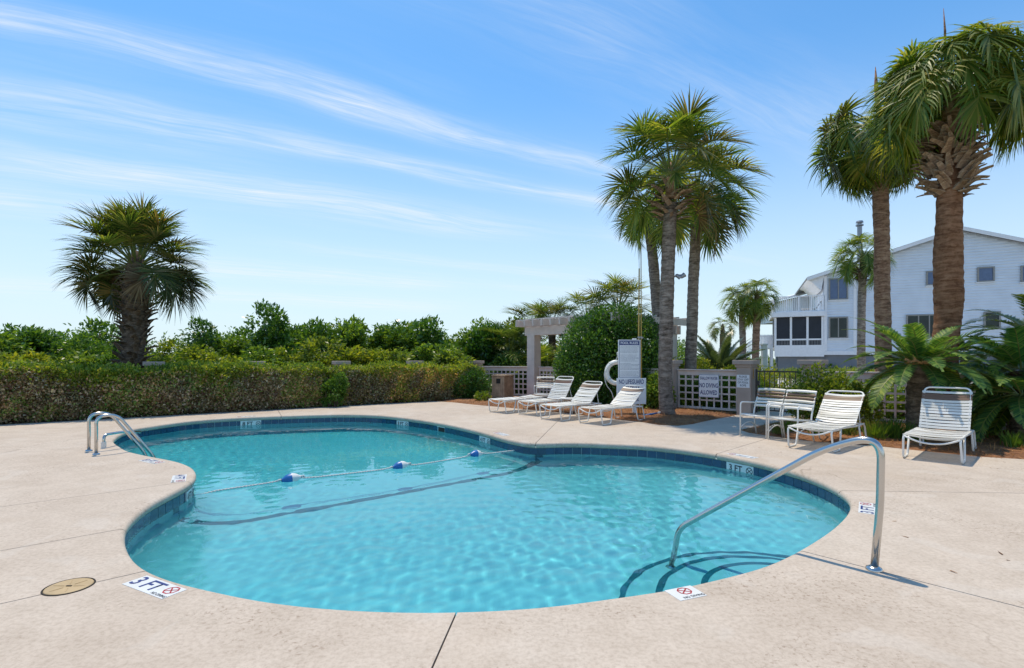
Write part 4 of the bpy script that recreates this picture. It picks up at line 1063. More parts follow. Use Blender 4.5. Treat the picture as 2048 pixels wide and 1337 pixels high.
# by the house and beyond
palm('slim palm standing close to the white house wall', (16.5, 25.0, 0), [(0, 0, 0), (-0.02, 0, 3), (0.05, 0, 5.6)], [0.19, 0.165, 0.17], M_BARKG, 6.2, 34, [M_PALMB, M_PALM], 0.92, 41,
     boot=dict(r=lambda z: 0.16+0.08*(z-5.1)/0.7, c=lambda z: (0.04, 0), n=22, z0=5.1, z1=5.8, mat=M_BOOTD, L=0.24, w=0.055), emin=-45, emax=82)
palm('left trunk of the twin palms before the balcony', (12.2, 28.0, 0), [(0, 0, 0), (0.0, 0, 2), (-0.05, 0, 3.9)], [0.18, 0.16, 0.17], M_BARKG, 4.4, 26, [M_PALMB, M_PALM], 0.82, 43, emin=-50, emax=80)
palm('right trunk of the twin palms before the balcony', (12.55, 27.4, 0), [(0, 0, 0), (0.05, 0, 2), (0.12, 0, 4.0)], [0.2, 0.17, 0.19], M_BARKB, 4.65, 30, [M_PALM, M_PALMB], 0.85, 47, emin=-50, emax=82)
palm('small far palm seen left of the twin palms', (15.1, 38.0, 0), [(0, 0, 0), (0, 0, 3.2)], [0.22, 0.2], M_BARKD, 3.6, 18, [M_PALMD, M_PALM], 0.68, 53, emin=-40, emax=80)

# low fan palms behind the pergola and big shrub: no trunk to be seen, fronds rise from the thicket
def low_palm(label, base, h, nf, scale, seed, mats, emin=0, emax=80):
    root = empty('fan_palm', base); tag(root, label, 'fan palm', 'low fan palms in the thicket')
    trunk_mb([(0, 0, 0), (0, 0, h)], [0.17, 0.15], 12, seed).build('trunk', M_BARKD, root, smooth=True)
    crown(root, (0, 0, h), int(nf*1.4), mats, scale*1.08, seed, emin=emin+5, vspread=0.6, emax=emax, nleaf=30, droop=0.55)
for args in (('fan palm with raised fronds showing above the big round shrub', (4.3, 21.5, 0), 3.35, 22, 0.95, 61, [M_PALM, M_PALMD]),
             ('fan palm peeping over the big round shrub on its left shoulder', (3.1, 22.0, 0), 2.95, 16, 0.85, 62, [M_PALM]),
             ('fan palm right behind the left end of the pergola beam', (1.7, 22.5, 0), 2.75, 20, 0.85, 63, [M_PALM, M_PALMD]),
             ('fan palm behind the pergola, second from its left column', (0.9, 24.0, 0), 2.6, 20, 0.9, 64, [M_PALMD, M_PALM]),
             ('pale fan palm at the right end of the thicket beside the pergola', (-0.1, 22.6, 0), 1.7, 18, 0.85, 65, [M_PALM, M_DATE]),
             ('low fan palm below the pergola beam beside its left column', (1.45, 21.0, 0), 0.9, 12, 0.8, 66, [M_PALMB]),
             ):
    low_palm(*args)

# ---- sago palms
def sago(label, base, h, nf, L_, seed, mat=None, name='sago_palm', emin=-35, emax=72, arch=70, w=0.17, cone=False, cat='sago palm', rt=0.17, group=None, nl=58, lw=0.013):
    mat = mat or M_SAGO; root = empty(name, base); tag(root, label, cat, group); r = random.Random(seed)
    trunk_mb([(0, 0, 0), (0, 0, h)], [rt*1.05, rt], 16, seed, 0.06, 0.03, 0.05, 0.09).build('trunk', M_BARKD, root, smooth=True)
    if cone:
        b = MB(); b.lathe([(0.0, -0.02), (0.22, 0.02), (0.24, 0.08), (0.20, 0.16), (0.11, 0.24), (0.0, 0.27)], 18, c=(0, 0, h)); b.build('seed_cone', M_CONE, root, smooth=True)
    classes = [-40, -20, 0, 20, 40, 60]
    for i in range(nf):
        f = (i+0.5)/nf; e = emin + (emax-emin)*f + r.uniform(-6, 6); az = i*2.39996 + r.uniform(-.2, .2)
        ce = min(classes, key=lambda k: abs(k-e)); me = feather_mesh(ce, r.randrange(3), mat, L_, nl, w, arch, lw)
        s = r.uniform(.85, 1.1); link('frond', me, root, (math.cos(az)*rt*0.6, math.sin(az)*rt*0.6, h + 0.03), (R(r.uniform(-12, 12)), R((ce-e)*0.7), az), (s, s, s))
    return root
sago('sago palm with an orange seed cone behind the rightmost lounger', (7.35, 9.55, 0.03), 1.30, 44, 1.25, 71, cone=True, emin=-20, emax=62, w=0.2, rt=0.2, arch=66)
sago('dark sago palm at the right edge beyond the cone-bearing one', (9.35, 9.75, 0.02), 1.2, 42, 1.3, 72, emin=-28, emax=60, w=0.2, arch=72)
sago('low sago palm in the shade at the right frame edge', (8.6, 8.9, 0.02), 0.8, 30, 1.15, 73, emin=-40, emax=55, w=0.2, arch=85)
sago('blue green sago with upright fronds behind the lattice fence', (7.45, 19.0, 0), 0.85, 40, 1.75, 74, M_SAGOB, emin=8, emax=80, arch=40, w=0.24)
sago('feathery date palm arching in from the right edge', (11.9, 11.9, 0), 1.75, 26, 1.7, 75, M_DATE, 'date_palm', -10, 75, 80, 0.3, cat='date palm', rt=0.12)
sago('small feathery palm with a thin stem beside the thick rusty trunk', (10.4, 12.2, 0), 1.6, 14, 0.55, 76, M_DATE, 'date_palm', 0, 75, 60, 0.12, cat='date palm', rt=0.06, nl=20)
sago('feathery date palm low behind the right lattice fence', (10.9, 10.9, 0), 1.0, 22, 1.3, 77, M_DATE, 'date_palm', 0, 80, 60, 0.24, cat='date palm', rt=0.1)

# ---- shrubs
def shrub(label, base, lobes, n, size, mat, seed, group=None, name='shrub', aspect=0.5, cat='shrub', stems=5, shell=0.5, clump=26, parts='foliage', updir=0.25):
    root = empty(name, base); tag(root, label, cat, group); r = np.random.default_rng(seed)
    P, N_ = lobes_cloud(lobes, n, r, shell, 0.02, clump)
    leaf_quads(P, N_, size, aspect, r, parts, mat, root, updir=updir)
    rr = random.Random(seed)
    for k in range(stems):
        lb = lobes[rr.randrange(len(lobes))]; b = MB(); t = Vector(lb[:3]) + Vector((rr.uniform(-.5, .5)*lb[3], rr.uniform(-.5, .5)*lb[3], rr.uniform(0, .5)*lb[4]))
        s0 = Vector((rr.uniform(-.15, .15), rr.uniform(-.15, .15), 0)); b.tube([s0, s0.lerp(t, .4) + Vector((rr.uniform(-.1, .1), rr.uniform(-.1, .1), .1)), t], [0.035, 0.025, 0.008], 6); b.build('stem', M_STEM, root, smooth=True)
    return root
shrub('big rounded dark green shrub swallowing the pergola corner', (3.1, 16.9, 0), [(0, 0, 1.2, 1.55, 1.25), (-0.25, -0.1, 2.0, 1.15, 1.0), (0.55, 0, 1.8, 1.15, 1.1), (0.2, -0.1, 2.35, 1.0, 0.75), (-0.8, 0, 0.8, 0.9, 0.8), (0.9, -0.2, 0.8, 0.85, 0.8), (0, -0.5, 0.7, 1.2, 0.8)],
      60000, 0.085, M_SHRUBD, 81, shell=0.72, clump=60, stems=8)
shrub('low rounded dark shrub behind the lattice left of the pergola column', (0.05, 22.0, 0), [(0, 0, 0.8, 1.0, 0.85), (-0.5, 0, 0.6, 0.7, 0.7), (0.9, 0, 0.75, 0.8, 0.8)], 16000, 0.085, M_SHRUBD, 82, shell=0.7, clump=40)
shrub('loose yellow green shrub growing before the black gate', (6.25, 10.75, 0.0), [(0, 0, 0.5, 0.55, 0.5), (0.35, -0.1, 0.7, 0.42, 0.42), (-0.35, 0.1, 0.62, 0.32, 0.36), (0.6, -0.2, 0.5, 0.4, 0.42), (-0.05, 0.1, 1.02, 0.26, 0.34), (0.35, 0, 1.0, 0.22, 0.26)], 9500, 0.075, M_SHRUBY, 83, shell=0.3, clump=34, stems=14, aspect=0.42)
shrub('fresh green bush growing where the two hedges meet', (-5.35, 15.85, 0), [(0, 0, 0.42, 0.36, 0.42), (0.15, 0.05, 0.7, 0.26, 0.3)], 4000, 0.065, M_SHRUB, 84, shell=0.35, clump=22, stems=8)
shrub('small bright plant sprouting from the mulch by the wooden bin', (-0.98, 17.7, 0.02), [(0, 0, 0.14, 0.26, 0.16)], 900, 0.07, M_SHRUBY, 85, shell=0.3, stems=3)
shrub('bright green undergrowth behind the lattice right of the tall palm', (6.1, 17.6, 0), [(0, 0, 0.6, 0.9, 0.75), (1.2, -0.3, 0.5, 0.8, 0.65), (-0.6, 0.3, 0.9, 0.5, 0.6), (2.1, -0.2, 0.5, 0.7, 0.6)], 16000, 0.09, M_SHRUBY, 86, shell=0.4, clump=30)
shrub('dark green shrub pressed against the back of the lattice with the sign', (5.9, 15.4, 0), [(-0.7, 0.6, 0.45, 0.55, 0.5), (0, 0, 0.45, 0.6, 0.5), (0.6, -0.6, 0.45, 0.5, 0.5)], 12000, 0.08, M_SHRUB, 87, shell=0.5, clump=30)
shrub('dark green shrub pressed against the back of the right lattice fence', (8.5, 12.1, 0), [(-0.9, 0.8, 0.45, 0.5, 0.5), (-0.2, 0.2, 0.45, 0.55, 0.5), (0.6, -0.6, 0.5, 0.6, 0.55), (1.4, -1.3, 0.5, 0.6, 0.55), (2.1, -2.0, 0.5, 0.6, 0.6)], 18000, 0.08, M_SHRUB, 88, shell=0.5, clump=30)
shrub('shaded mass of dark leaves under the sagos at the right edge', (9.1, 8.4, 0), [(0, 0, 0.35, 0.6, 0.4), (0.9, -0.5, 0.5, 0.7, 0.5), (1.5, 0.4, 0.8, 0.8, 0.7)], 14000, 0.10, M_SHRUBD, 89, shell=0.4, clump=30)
shrub('leafy vine bush at the foot of the lattice behind the tall palm', (3.75, 15.2, 0), [(0, 0, 0.35, 0.5, 0.4), (0.4, -0.3, 0.5, 0.4, 0.5), (-0.4, 0.2, 0.6, 0.4, 0.5)], 8000, 0.08, M_SHRUB, 90, shell=0.5, clump=30)

# thicket of dune shrubs beyond the fence: eight kinds, each plant its own object
protos = []
for k in range(8):
    r = np.random.default_rng(200+k); lob = []
    for q in range(5 + k % 4):
        a = r.random()*6.28; d = r.random()**0.5*0.75; rr_ = 0.32 + 0.3*r.random()
        lob.append((math.cos(a)*d, math.sin(a)*d*0.7, 0.45 + r.random()*(1.25 if k % 2 else 0.95), rr_, rr_*(0.75 + 0.5*r.random())))
    lob.append((0, 0, 0.5, 0.75, 0.55)); lob.append((0.4, 0, 0.35, 0.6, 0.4)); lob.append((-0.45, 0, 0.35, 0.6, 0.4))
    mt = [M_SHRUB, M_SHRUBY, M_SHRUB, M_SHRUBD, M_SHRUBY, M_SHRUBD, M_SHRUBY, M_SHRUB][k]
    rt = shrub('x', (0, 0, 0), lob, 14000, 0.115, mt, 300+k, name='dune_shrub', shell=0.35, clump=18, stems=6, aspect=0.45)
    protos.append(rt)
used = [False]*8
TH = [(-20, 660, 19, 1.5), (40, 662, 19.5, 1.3), (95, 660, 20.5, 1.1), (140, 655, 21, 1.3), (190, 683, 20, 1.0), (235, 695, 22, 1.1), (330, 693, 23, 0.9), (368, 655, 20, 0.9), (420, 668, 21, 1.2), (470, 664, 22, 1.2), (525, 630, 21, 1.25),
      (575, 662, 22, 1.2), (620, 658, 23, 1.3), (655, 645, 22, 1.1), (712, 637, 22, 1.3), (760, 662, 23, 1.2), (800, 655, 22.5, 1.35), (850, 648, 23.5, 1.4), (900, 652, 23, 1.35), (945, 657, 24, 1.3), (985, 658, 23.5, 1.2), (1025, 655, 25, 1.3)]
TH2 = [(-30, 705, 15.0, 1.1), (70, 700, 15.4, 1.0), (150, 698, 16.2, 1.0), (215, 706, 16.4, .8), (310, 704, 17.0, .9), (380, 706, 16.8, .9), (450, 700, 17.6, 1.0), (545, 697, 18.6, 1.1), (620, 690, 19.2, 1.1), (700, 690, 19.8, 1.1), (770, 694, 20.3, 1.1), (840, 690, 21, 1.2), (905, 695, 21.4, 1.2)]
TL1 = ['tall thicket shrub cut off by the left frame edge', 'second tall thicket shrub in from the left frame edge', 'tall thicket shrub midway between left frame edge and stout palm', 'broad tall thicket shrub under the left tips of the stout palm crown',
 'tall thicket shrub just left of the stout palm trunk', 'lower thicket shrub hidden partly behind the stout palm trunk', 'low thicket shrub right of the stout palm trunk', 'upright dark shrub, first tall one right of the stout palm',
 'thicket shrub second to the right of the stout palm', 'thicket shrub left of the tallest peak in the thicket', 'tallest peaked shrub of the thicket, well right of the stout palm', 'thicket shrub just right of the tallest peak',
 'thicket shrub above the right end of the long hedge', 'thicket shrub above the gap between the two hedges', 'tall rounded shrub above the start of the bare hedge', 'lower thicket shrub right of the tall rounded one',
 'thicket shrub above the middle of the bare hedge', 'thicket shrub above the right half of the bare hedge', 'thicket shrub over the rounded end bush of the bare hedge', 'thicket shrub above the pillar near the wooden bin',
 'thicket shrub above the wooden bin', 'last thicket shrub, behind the left end of the pergola']
TL2 = ['low yellow green shrub at the left frame edge, just behind the long hedge', 'low yellow green shrub second from the left frame edge behind the hedge', 'low shrub behind the hedge, left of the stout palm trunk', 'low yellow green shrub at the left foot of the stout palm',
 'low shrub at the right foot of the stout palm', 'low shrub behind the hedge below the upright dark shrub', 'low shrub behind the hedge left of the tallest thicket peak', 'low yellow green shrub behind the right end of the long hedge',
 'low shrub behind the gap between the hedges', 'low shrub behind the left end of the bare hedge', 'low shrub behind the middle of the bare hedge', 'low shrub behind the right half of the bare hedge', 'low shrub behind the end bush near the wooden bin']
TG = ['small grass tuft behind the right armchair, nearest the path', 'small grass tuft behind the right armchair, near the loose shrub', 'small grass tuft under the seat of the middle lounger', 'tall grass tuft behind the raised back of the middle lounger',
 'tallest grass tuft between the two right loungers', 'grass tuft beside the rear legs of the middle lounger', 'grass tuft at the foot of the lattice between the right loungers', 'grass tuft nearest the deck between the right loungers',
 'grass tuft by the right side of the rightmost lounger', 'grass tuft in the shade of the loose shrub']
for row, (lst, grp, lab) in enumerate(((TH, 'dune shrubs in the thicket behind the hedge', 'dense green shrub in the tall thicket beyond the hedge'), (TH2, 'lower shrubs in front of the thicket', 'low yellow green shrub between the hedge and the tall thicket'))):
    for i, (px, py, Y, wd) in enumerate(lst):
        rr = random.Random(i*7+row*100); k = [0, 3, 2, 5, 7, 3, 1, 5, 0, 2, 5, 7, 3, 2, 0][i % 15] if row == 0 else [1, 4, 6, 0, 4, 1, 6, 2][i % 8]
        c = A(px, py, Y); h = c.z
        o = protos[k] if not used[k] else copy_tree(protos[k]); used[k] = True
        topz = 1.9; lab = (TL1 if row == 0 else TL2)[i]
        o.location = (c.x, Y, 0); o.rotation_euler = (0, 0, rr.uniform(0, 6.28)); o.scale = (wd*1.32, wd*1.1, h/topz*1.02)
        tag(o, lab, 'shrub', grp)
for k in range(8):
    if not used[k]:
        for ch in list(protos[k].children): bpy.data.objects.remove(ch)
        bpy.data.objects.remove(protos[k])
# far belt so no bare horizon shows through the thicket
r = np.random.default_rng(9)
lob = [(x, 27 + 2.5*math.sin(x*0.7) + max(0, x)*0.5, 1.1 + 0.25*math.sin(x*1.9), 1.4, 1.35 + 0.3*math.sin(x*2.7)) for x in np.arange(-32, 12, 0.95)]
P, N_ = lobes_cloud(lob, 60000, r, 0.5, 0.0, 34)
o = leaf_quads(P, N_, 0.17, 0.5, r, 'distant_thicket', M_SHRUBD); tag(o, kind='stuff')
lob = [(x, 44 + 3*math.sin(x*0.7), 0.6 + 0.3*math.sin(x*1.9), 1.5, 1.0 + 0.3*math.sin(x*2.7)) for x in np.arange(8, 26, 1.2)]
P, N_ = lobes_cloud(lob, 12000, r, 0.45, 0.0, 30)
o = leaf_quads(P, N_, 0.25, 0.5, r, 'distant_thicket', M_SHRUB); tag(o, kind='stuff')

# ---- clipped hedges
def hedge(label, a, b_, depth, h, ntop, nside, seed, side_mats, bare=0.0):
    a = Vector(a); b_ = Vector(b_); d = (b_-a); L_ = d.length; d.normalize(); nb = Vector((-d.y, d.x)); r = np.random.default_rng(seed)
    root = empty('hedge', (a.x, a.y, 0)); tag(root, label, 'hedge')
    def place(u, v, z): return np.c_[d.x*u + nb.x*v, d.y*u + nb.y*v, z]
    def hh(u): return h*(1 + 0.035*np.sin(u*1.7+seed) + 0.03*np.sin(u*4.1) + 0.02*np.sin(u*9.3))
    def taper(u): return np.clip(np.minimum(u, L_-u)/0.5, 0, 1)**0.5
    # top
    n = ntop; u = r.random(n)*L_; v = depth*r.random(n); z = hh(u)*(0.8+0.2*taper(u)) - 0.12*np.abs(r.normal(size=n)) + 0.05*np.sin(u*13+v*9) + 0.06*np.abs(r.normal(size=n)) - 0.25*np.clip(0.18-v, 0, 1)
    nrm = place(r.normal(0, .3, n), -0.2 + r.normal(0, .3, n), np.ones(n))
    leaf_quads(place(u, v, z), unit(nrm), 0.068, 0.55, r, 'new_growth', M_HTOP, root, updir=0.5)
    # front, back and ends
    n = nside; u = r.random(n)*L_; z = r.random(n)**0.85*hh(u)*(0.8+0.2*taper(u)); belly = 0.10*np.sin(np.clip(z/h, 0, 1)*3.14) + 0.05*np.sin(u*5.3+z*4) + 0.04*np.sin(u*11.7-z*7)
    v = np.where(r.random(n) < 0.82, 0.02 - belly + np.abs(r.normal(0, .10, n)), depth + belly*0.5 - np.abs(r.normal(0, .1, n)))
    v = v*(0.35+0.65*taper(u)) + (1-taper(u))*0.35*depth
    nrm = place(r.normal(0, .4, n), np.where(v < depth/2, -1.0, 1.0), r.normal(.2, .4, n))
    hole_ = (np.sin(u*2.1+z*3)+np.sin(u*5.7-z*4.2)+np.sin(u*1.1+2)) < -1.0 - bare*0
    q = r.random(n); m0 = q < 0.5 if len(side_mats) > 1 else np.ones(n, bool)
    # bands of greener and barer growth
    patch = 1.2*np.sin(u*1.3+seed) + 1.1*np.sin(u*3.1+z*2.0) + 0.8*np.sin(z*5+u) + 0.9*np.sin(u*7.7-z*6)
    m0 = (patch + r.normal(0, .55, n)) > bare
    keep = ~(hole_ & (r.random(n) < 0.5))
    young = (z/hh(u) + r.normal(0, .12, n) + 0.12*np.sin(u*2.3+seed)) > (0.84 if bare < 0.5 else 0.93)
    for m, mt, nm in ((young & keep, M_HTOP, 'fresh_foliage'), (m0 & keep & ~young, side_mats[0], 'foliage'), (~m0 & keep & ~young, side_mats[1], 'bare_foliage')):
        leaf_quads(place(u[m], v[m], z[m]), unit(nrm[m]), 0.068, 0.55, r, nm, mt, root)
    # twigs
    n = int(nside*0.22); u = r.random(n)*L_; z = r.random(n)*h*0.95; v = 0.05 + r.random(n)*depth*0.6
    D = unit(place(r.normal(0, .7, n), -0.5 + r.normal(0, .4, n), r.normal(.6, .5, n)))
    strips('twigs', place(u, v, z), D, 0.10 + 0.22*r.random(n), 0.007, M_TWIG, parent=root)
    b2 = MB(); c0 = d*0.15; 
    # main stems at the foot
    for k in range(int(L_/0.35)):
        uu = 0.2 + k*0.35 + random.uniform(-.1, .1); vv_ = depth*random.uniform(.3, .7); p = d*uu + nb*vv_
        b2.tube([(p.x, p.y, 0), (p.x+random.uniform(-.1, .1), p.y+random.uniform(-.1, .1), h*0.45), (p.x+random.uniform(-.2, .2), p.y+random.uniform(-.2, .2), h*0.85)], [0.02, 0.014, 0.006], 5)
    o = b2.build('stems', M_STEM, root)
    # shaded heart of the hedge: a dense mass of dark old leaves
    n = int(nside*0.5); u = 0.15 + r.random(n)*(L_-0.3); v = depth*(0.25+0.55*r.random(n)); z = r.random(n)*h*0.86
    leaf_quads(place(u, v, z), unit(r.normal(size=(n, 3))), 0.08, 0.6, r, 'inner_foliage', M_HSIDE, root)
    return root
hedge('long clipped hedge, green on top and brown below, left of the bare one', (-16.0, 7.95), (-5.35, 16.06), 0.85, 1.18, 26000, 60000, 91, (M_HSIDE, M_HBARE), 0.35)
hedge('shorter half-bare clipped hedge ending near the wooden bin', (-5.5, 15.98), (-0.95, 19.15), 0.85, 1.14, 8000, 26000, 92, (M_HSIDE, M_HBARE), 0.55)
shrub('dense green end bush of the bare hedge beside the wooden bin', (-1.25, 18.85, 0), [(0, 0, 0.5, 0.55, 0.55), (-0.4, -0.15, 0.55, 0.5, 0.5)], 9000, 0.06, M_SHRUBD, 93, shell=0.6, clump=40, stems=4)
hedge('low clipped green hedge in front of the house foundation', (12.5, 24.0), (22.5, 27.5), 0.8, 0.82, 9000, 9000, 94, (M_SHRUB, M_SHRUBD), 0.0)

# ---- grassy tufts along the right bed
def tuft(label, c, n, h, seed, mat, grp):
    r = np.random.default_rng(seed); a = r.random(n)*6.283; lean = 0.15 + 0.75*r.random(n)
    D = unit(np.c_[np.cos(a)*lean, np.sin(a)*lean, np.ones(n)]); P = np.c_[r.normal(0, .05, n), r.normal(0, .05, n), np.zeros(n)]
    root = empty('grass_tuft', c); tag(root, label, 'grass tuft', grp)
    strips('blades', P, D, h*(0.6+0.6*r.random(n)), 0.014, mat, up=np.tile(np.array([0.3, 1.0, 0.1]), (n, 1)), parent=root)
for i, (x, y, h) in enumerate(((5.05, 10.0, .22), (5.35, 10.25, .25), (5.7, 9.9, .25), (6.5, 9.55, .36), (6.75, 9.3, .40), (6.35, 9.25, .34), (6.95, 9.75, .36), (6.9, 9.05, .3), (7.9, 8.35, .3), (6.2, 9.75, .3))):
    tuft(TG[i], (x, y, 0.03), 110, h, 400+i, M_GRASS if i % 3 else M_DATE, 'grass tufts in the right mulch bed')
r = np.random.default_rng(12); n = 26000; P = np.array(LAWN, float); Q = np.array([7.2, 11]) + r.random((n*3, 2))*np.array([9, 16]); Q = Q[inside(Q, P)][:n]
D = unit(np.c_[r.normal(0, .35, (len(Q), 2)), np.ones(len(Q))])
o = strips('lawn_grass', np.c_[Q, np.full(len(Q), -0.05)], D, 0.07, 0.014, M_GRASS, up=np.tile(np.array([0.2, 1, 0]), (len(Q), 1))); tag(o, kind='stuff')

# a few blown leaves and needles on the deck
r = np.random.default_rng(77); q = []
for cx, cy_, sx, sy, n in ((5.6, 8.7, .9, .35, 40), (6.9, 7.4, .5, .3, 18), (-6.5, 14.6, 2.4, .5, 30), (2.6, 11.6, .8, .3, 22), (0.35, 9.85, .08, .05, 5), (3.0, 4.5, 1.2, 1.5, 8), (-4.5, 6, 1.5, 2, 7)):
    q.append(np.c_[r.normal(cx, sx, n), r.normal(cy_, sy, n)])
q = np.vstack(q); q = q[~inside(q, OUT + NRM*0.05)]; q = q[inside(q, np.array(DECK_OUT))]
D = unit(np.c_[r.normal(size=(len(q), 2)), r.normal(0, .12, len(q))])
o = strips('blown_leaves', np.c_[q, np.full(len(q), 0.004)], D, 0.03 + 0.05*r.random(len(q)), 0.012, M_STRAW); tag(o, kind='stuff')
# ------------------------------------------------------------------ fences, pillars, gate, pergola
cb = MB(); cb.box((0, 0, 0), (1, 1, 1)); SLAT_ME = cb.mesh('slat', M_LATTICE)
def slat(parent, a, b_, w, th):
    a, b_ = Vector(a), Vector(b_); d = b_ - a; L_ = d.length; o = link('slat', SLAT_ME, parent)
    h = Vector((d.x, d.y, 0))
    if h.length < 1e-4: return o, L_
    return o, L_
def lattice(label, p0, p1, z0=0.08, z1=1.15, sp=0.2, group=None, slats=True):
    p0, p1 = Vector(p0), Vector(p1); d = p1 - p0; L_ = d.length; rz = math.atan2(d.y, d.x)
    root = empty('lattice_fence', (p0.x, p0.y, 0), rz); tag(root, label, 'fence', group)
    b = MB(); b.box((L_/2, 0, z1-0.02), (L_, 0.16, 0.035)); b.build('cap_rail', M_LATTICE, root, bevel=0.005)
    b = MB(); b.box((L_/2, 0, z1-0.105), (L_-0.01, 0.06, 0.13)); b.build('top_rail', M_LATTICE, root, bevel=0.004)
    b = MB(); b.box((L_/2, 0, z0+0.03), (L_-0.01, 0.06, 0.06)); b.build('bottom_rail', M_LATTICE, root, bevel=0.004)
    if slats:
        n = max(2, int(round(L_/sp)))
        for k in range(n+1):
            x = 0.03 + (L_-0.06)*k/n
            link('slat', SLAT_ME, root, (x, -0.011, (z0+0.06+z1-0.17)/2), None, (0.042, 0.018, z1-0.17-z0-0.06))
        m = int((z1-0.17-z0-0.06)/sp)
        for k in range(1, m+1):
            z = z0 + 0.06 + (z1-0.23-z0)*k/(m+0.6)
            link('slat', SLAT_ME, root, (L_/2, 0.008, z), None, (L_-0.02, 0.018, 0.042))
    return root
def pillar(label, p, w, h, rz, group, cap=0.06):
    root = empty('fence_pillar', (p[0], p[1], 0), rz); tag(root, label, 'pillar', group)
    b = MB(); b.box((0, 0, (h-0.16)/2-0.05), (w, w, h-0.06)); b.build('shaft', M_STUCCO, root, bevel=0.012)
    b = MB(); b.box((0, 0, h-0.055), (w+cap*2+.04, w+cap*2+.04, 0.11)); b.box((0, 0, h-0.145), (w+cap, w+cap, 0.07)); b.build('cap', M_STUCCO, root, bevel=0.01)
    return root
RZ = math.atan2(-0.69, 0.72)
gp = (6.06, 13.72); gp2 = (7.16, 12.62)
pillar('taupe pillar with a small white sign, left of the black gate', gp, 0.36, 1.40, RZ, None)
pillar('taupe pillar behind the loose shrub, right of the black gate', gp2, 0.38, 1.41, RZ, None)
pillar('taupe pillar behind the tall palm trunk by the pergola', (4.55, 15.2), 0.34, 1.40, RZ, None)
lattice('taupe lattice fence carrying the NO DIVING sign', (4.72, 15.05), (5.92, 13.87), group=None, z0=0.06)
lattice('taupe lattice fence behind the sago palm and right loungers', (7.31, 12.48), (10.9, 9.04), z0=0.06)
lattice('short lattice fence running behind the rules sign', (2.2, 17.3), (4.42, 15.33), z0=0.06)
# left run behind the hedge
L0 = Vector((-1.39, 20.5)); LDIR = Vector((-0.79, -0.613)).normalized()
Lp = [L0 + LDIR*t for t in (0, 2.62, 5.28, 7.85, 10.35, 12.95, 15.6)]
plab = ['pillar cap beside the wooden bin end of the left fence', 'pillar top showing above the right end of the bare hedge', 'pillar top showing above the middle of the bare hedge',
        'pillar top just left of where the long hedge ends', 'pillar top right of the stout palm trunk, above the long hedge', 'pillar top at the left frame edge above the long hedge', None]
for p, lb in zip(Lp, plab):
    if lb: pillar(lb, p, 0.31, 1.36, math.atan2(LDIR.y, LDIR.x), 'pillars of the fence behind the hedges')
llab = ['lattice panel behind the right end of the bare hedge', 'lattice panel behind the middle of the bare hedge', 'lattice panel in the gap between the two hedges', 'lattice panel behind the right end of the long hedge', 'lattice panel behind the stout palm side of the long hedge', 'lattice panel behind the left end of the long hedge']
for k in range(6):
    a, b_ = Lp[k+1] + -LDIR*0.17, Lp[k] + LDIR*0.17
    lattice(llab[k], a, b_, z0=0.06, slats=k in (0, 2), group='lattice panels behind the hedges')
lattice('lattice fence between the wooden bin and the pergola column', L0 + Vector((0.18, -0.08)), (0.6, 19.55), z0=0.06, sp=0.18)
lattice('lattice fence right of the pergola column, running into the big shrub', (1.0, 19.2), (2.2, 17.9), z0=0.06, sp=0.18)

gate = empty('gate', (gp[0]+0.155, gp[1]-0.15, 0), RZ); tag(gate, 'black metal picket gate between two taupe pillars', 'gate')
GW = 1.19
b = MB()
b.box((GW/2, 0, 1.12), (GW-0.06, 0.035, 0.035)); b.box((GW/2, 0, 0.14), (GW-0.06, 0.035, 0.035)); b.box((0.045, 0, 0.62), (0.045, 0.045, 1.1)); b.box((GW-0.045, 0, 0.62), (0.045, 0.045, 1.1)); b.build('gate_frame', M_BLACK, gate)
for k in range(9):
    b = MB(); b.box((0.12 + (GW-0.24)*k/8, 0, 0.63), (0.016, 0.016, 0.95)); b.build('picket', M_BLACK, gate)
b = MB(); b.box((0.085, -0.03, 0.82), (0.09, 0.06, 0.12)); b.build('latch', M_BLACK, gate, bevel=0.006)

# pergola: three columns, double beams, rafters with cut ends
pg = empty('pergola', (3.3, 17.9, 0)); tag(pg, 'pale painted pergola with overhanging rafters, half buried in the big shrub', 'pergola')
def PV(x, y, z): return Vector((x-3.3, y-17.9, z))
c_l, c_n, c_r = Vector((0.80, 19.4)), Vector((3.2, 16.65)), Vector((5.55, 18.6))
c_b = c_l + c_r - c_n
for c in (c_l, c_n, c_r, c_b):
    b = MB(); b.box(PV(c.x, c.y, 1.15), (0.36, 0.36, 2.3), Matrix.Rotation(RZ, 3, 'Z')); b.build('column', M_PERGOLA, pg, bevel=0.01)
for a, c in ((c_l, c_n), (c_b, c_r)):
    d = (c-a).normalized(); nn = Vector((-d.y, d.x))
    for s_ in (-0.13, 0.13):
        p, q = a - d*0.32 + nn*s_, c + d*0.32 + nn*s_
        b = MB(); b.bar(PV(p.x, p.y, 2.43), PV(q.x, q.y, 2.43), 0.07, 0.30); b.build('beam', M_PERGOLA, pg, bevel=0.006)
d = (c_n-c_l).normalized(); e = (c_r-c_n).normalized(); LL = (c_n-c_l).length; WW = (c_r-c_n).length
for k in range(11):
    o = c_l + d*(-0.35 + (LL+0.7)*k/10); p, q = o - e*0.55, o + e*(WW+0.55)
    b = MB(); b.bar(PV(p.x, p.y, 2.70), PV(q.x, q.y, 2.70), 0.07, 0.22); b.build('rafter', M_PERGOLA, pg, bevel=0.006)
b = MB()
for s_ in np.linspace(-0.4, WW+0.4, 7):
    p, q = c_l + e*s_ - d*0.5, c_n + e*s_ + d*0.5; b = MB(); b.bar(PV(p.x, p.y, 2.835), PV(q.x, q.y, 2.835), 0.05, 0.045); b.build('batten', M_PERGOLA, pg)

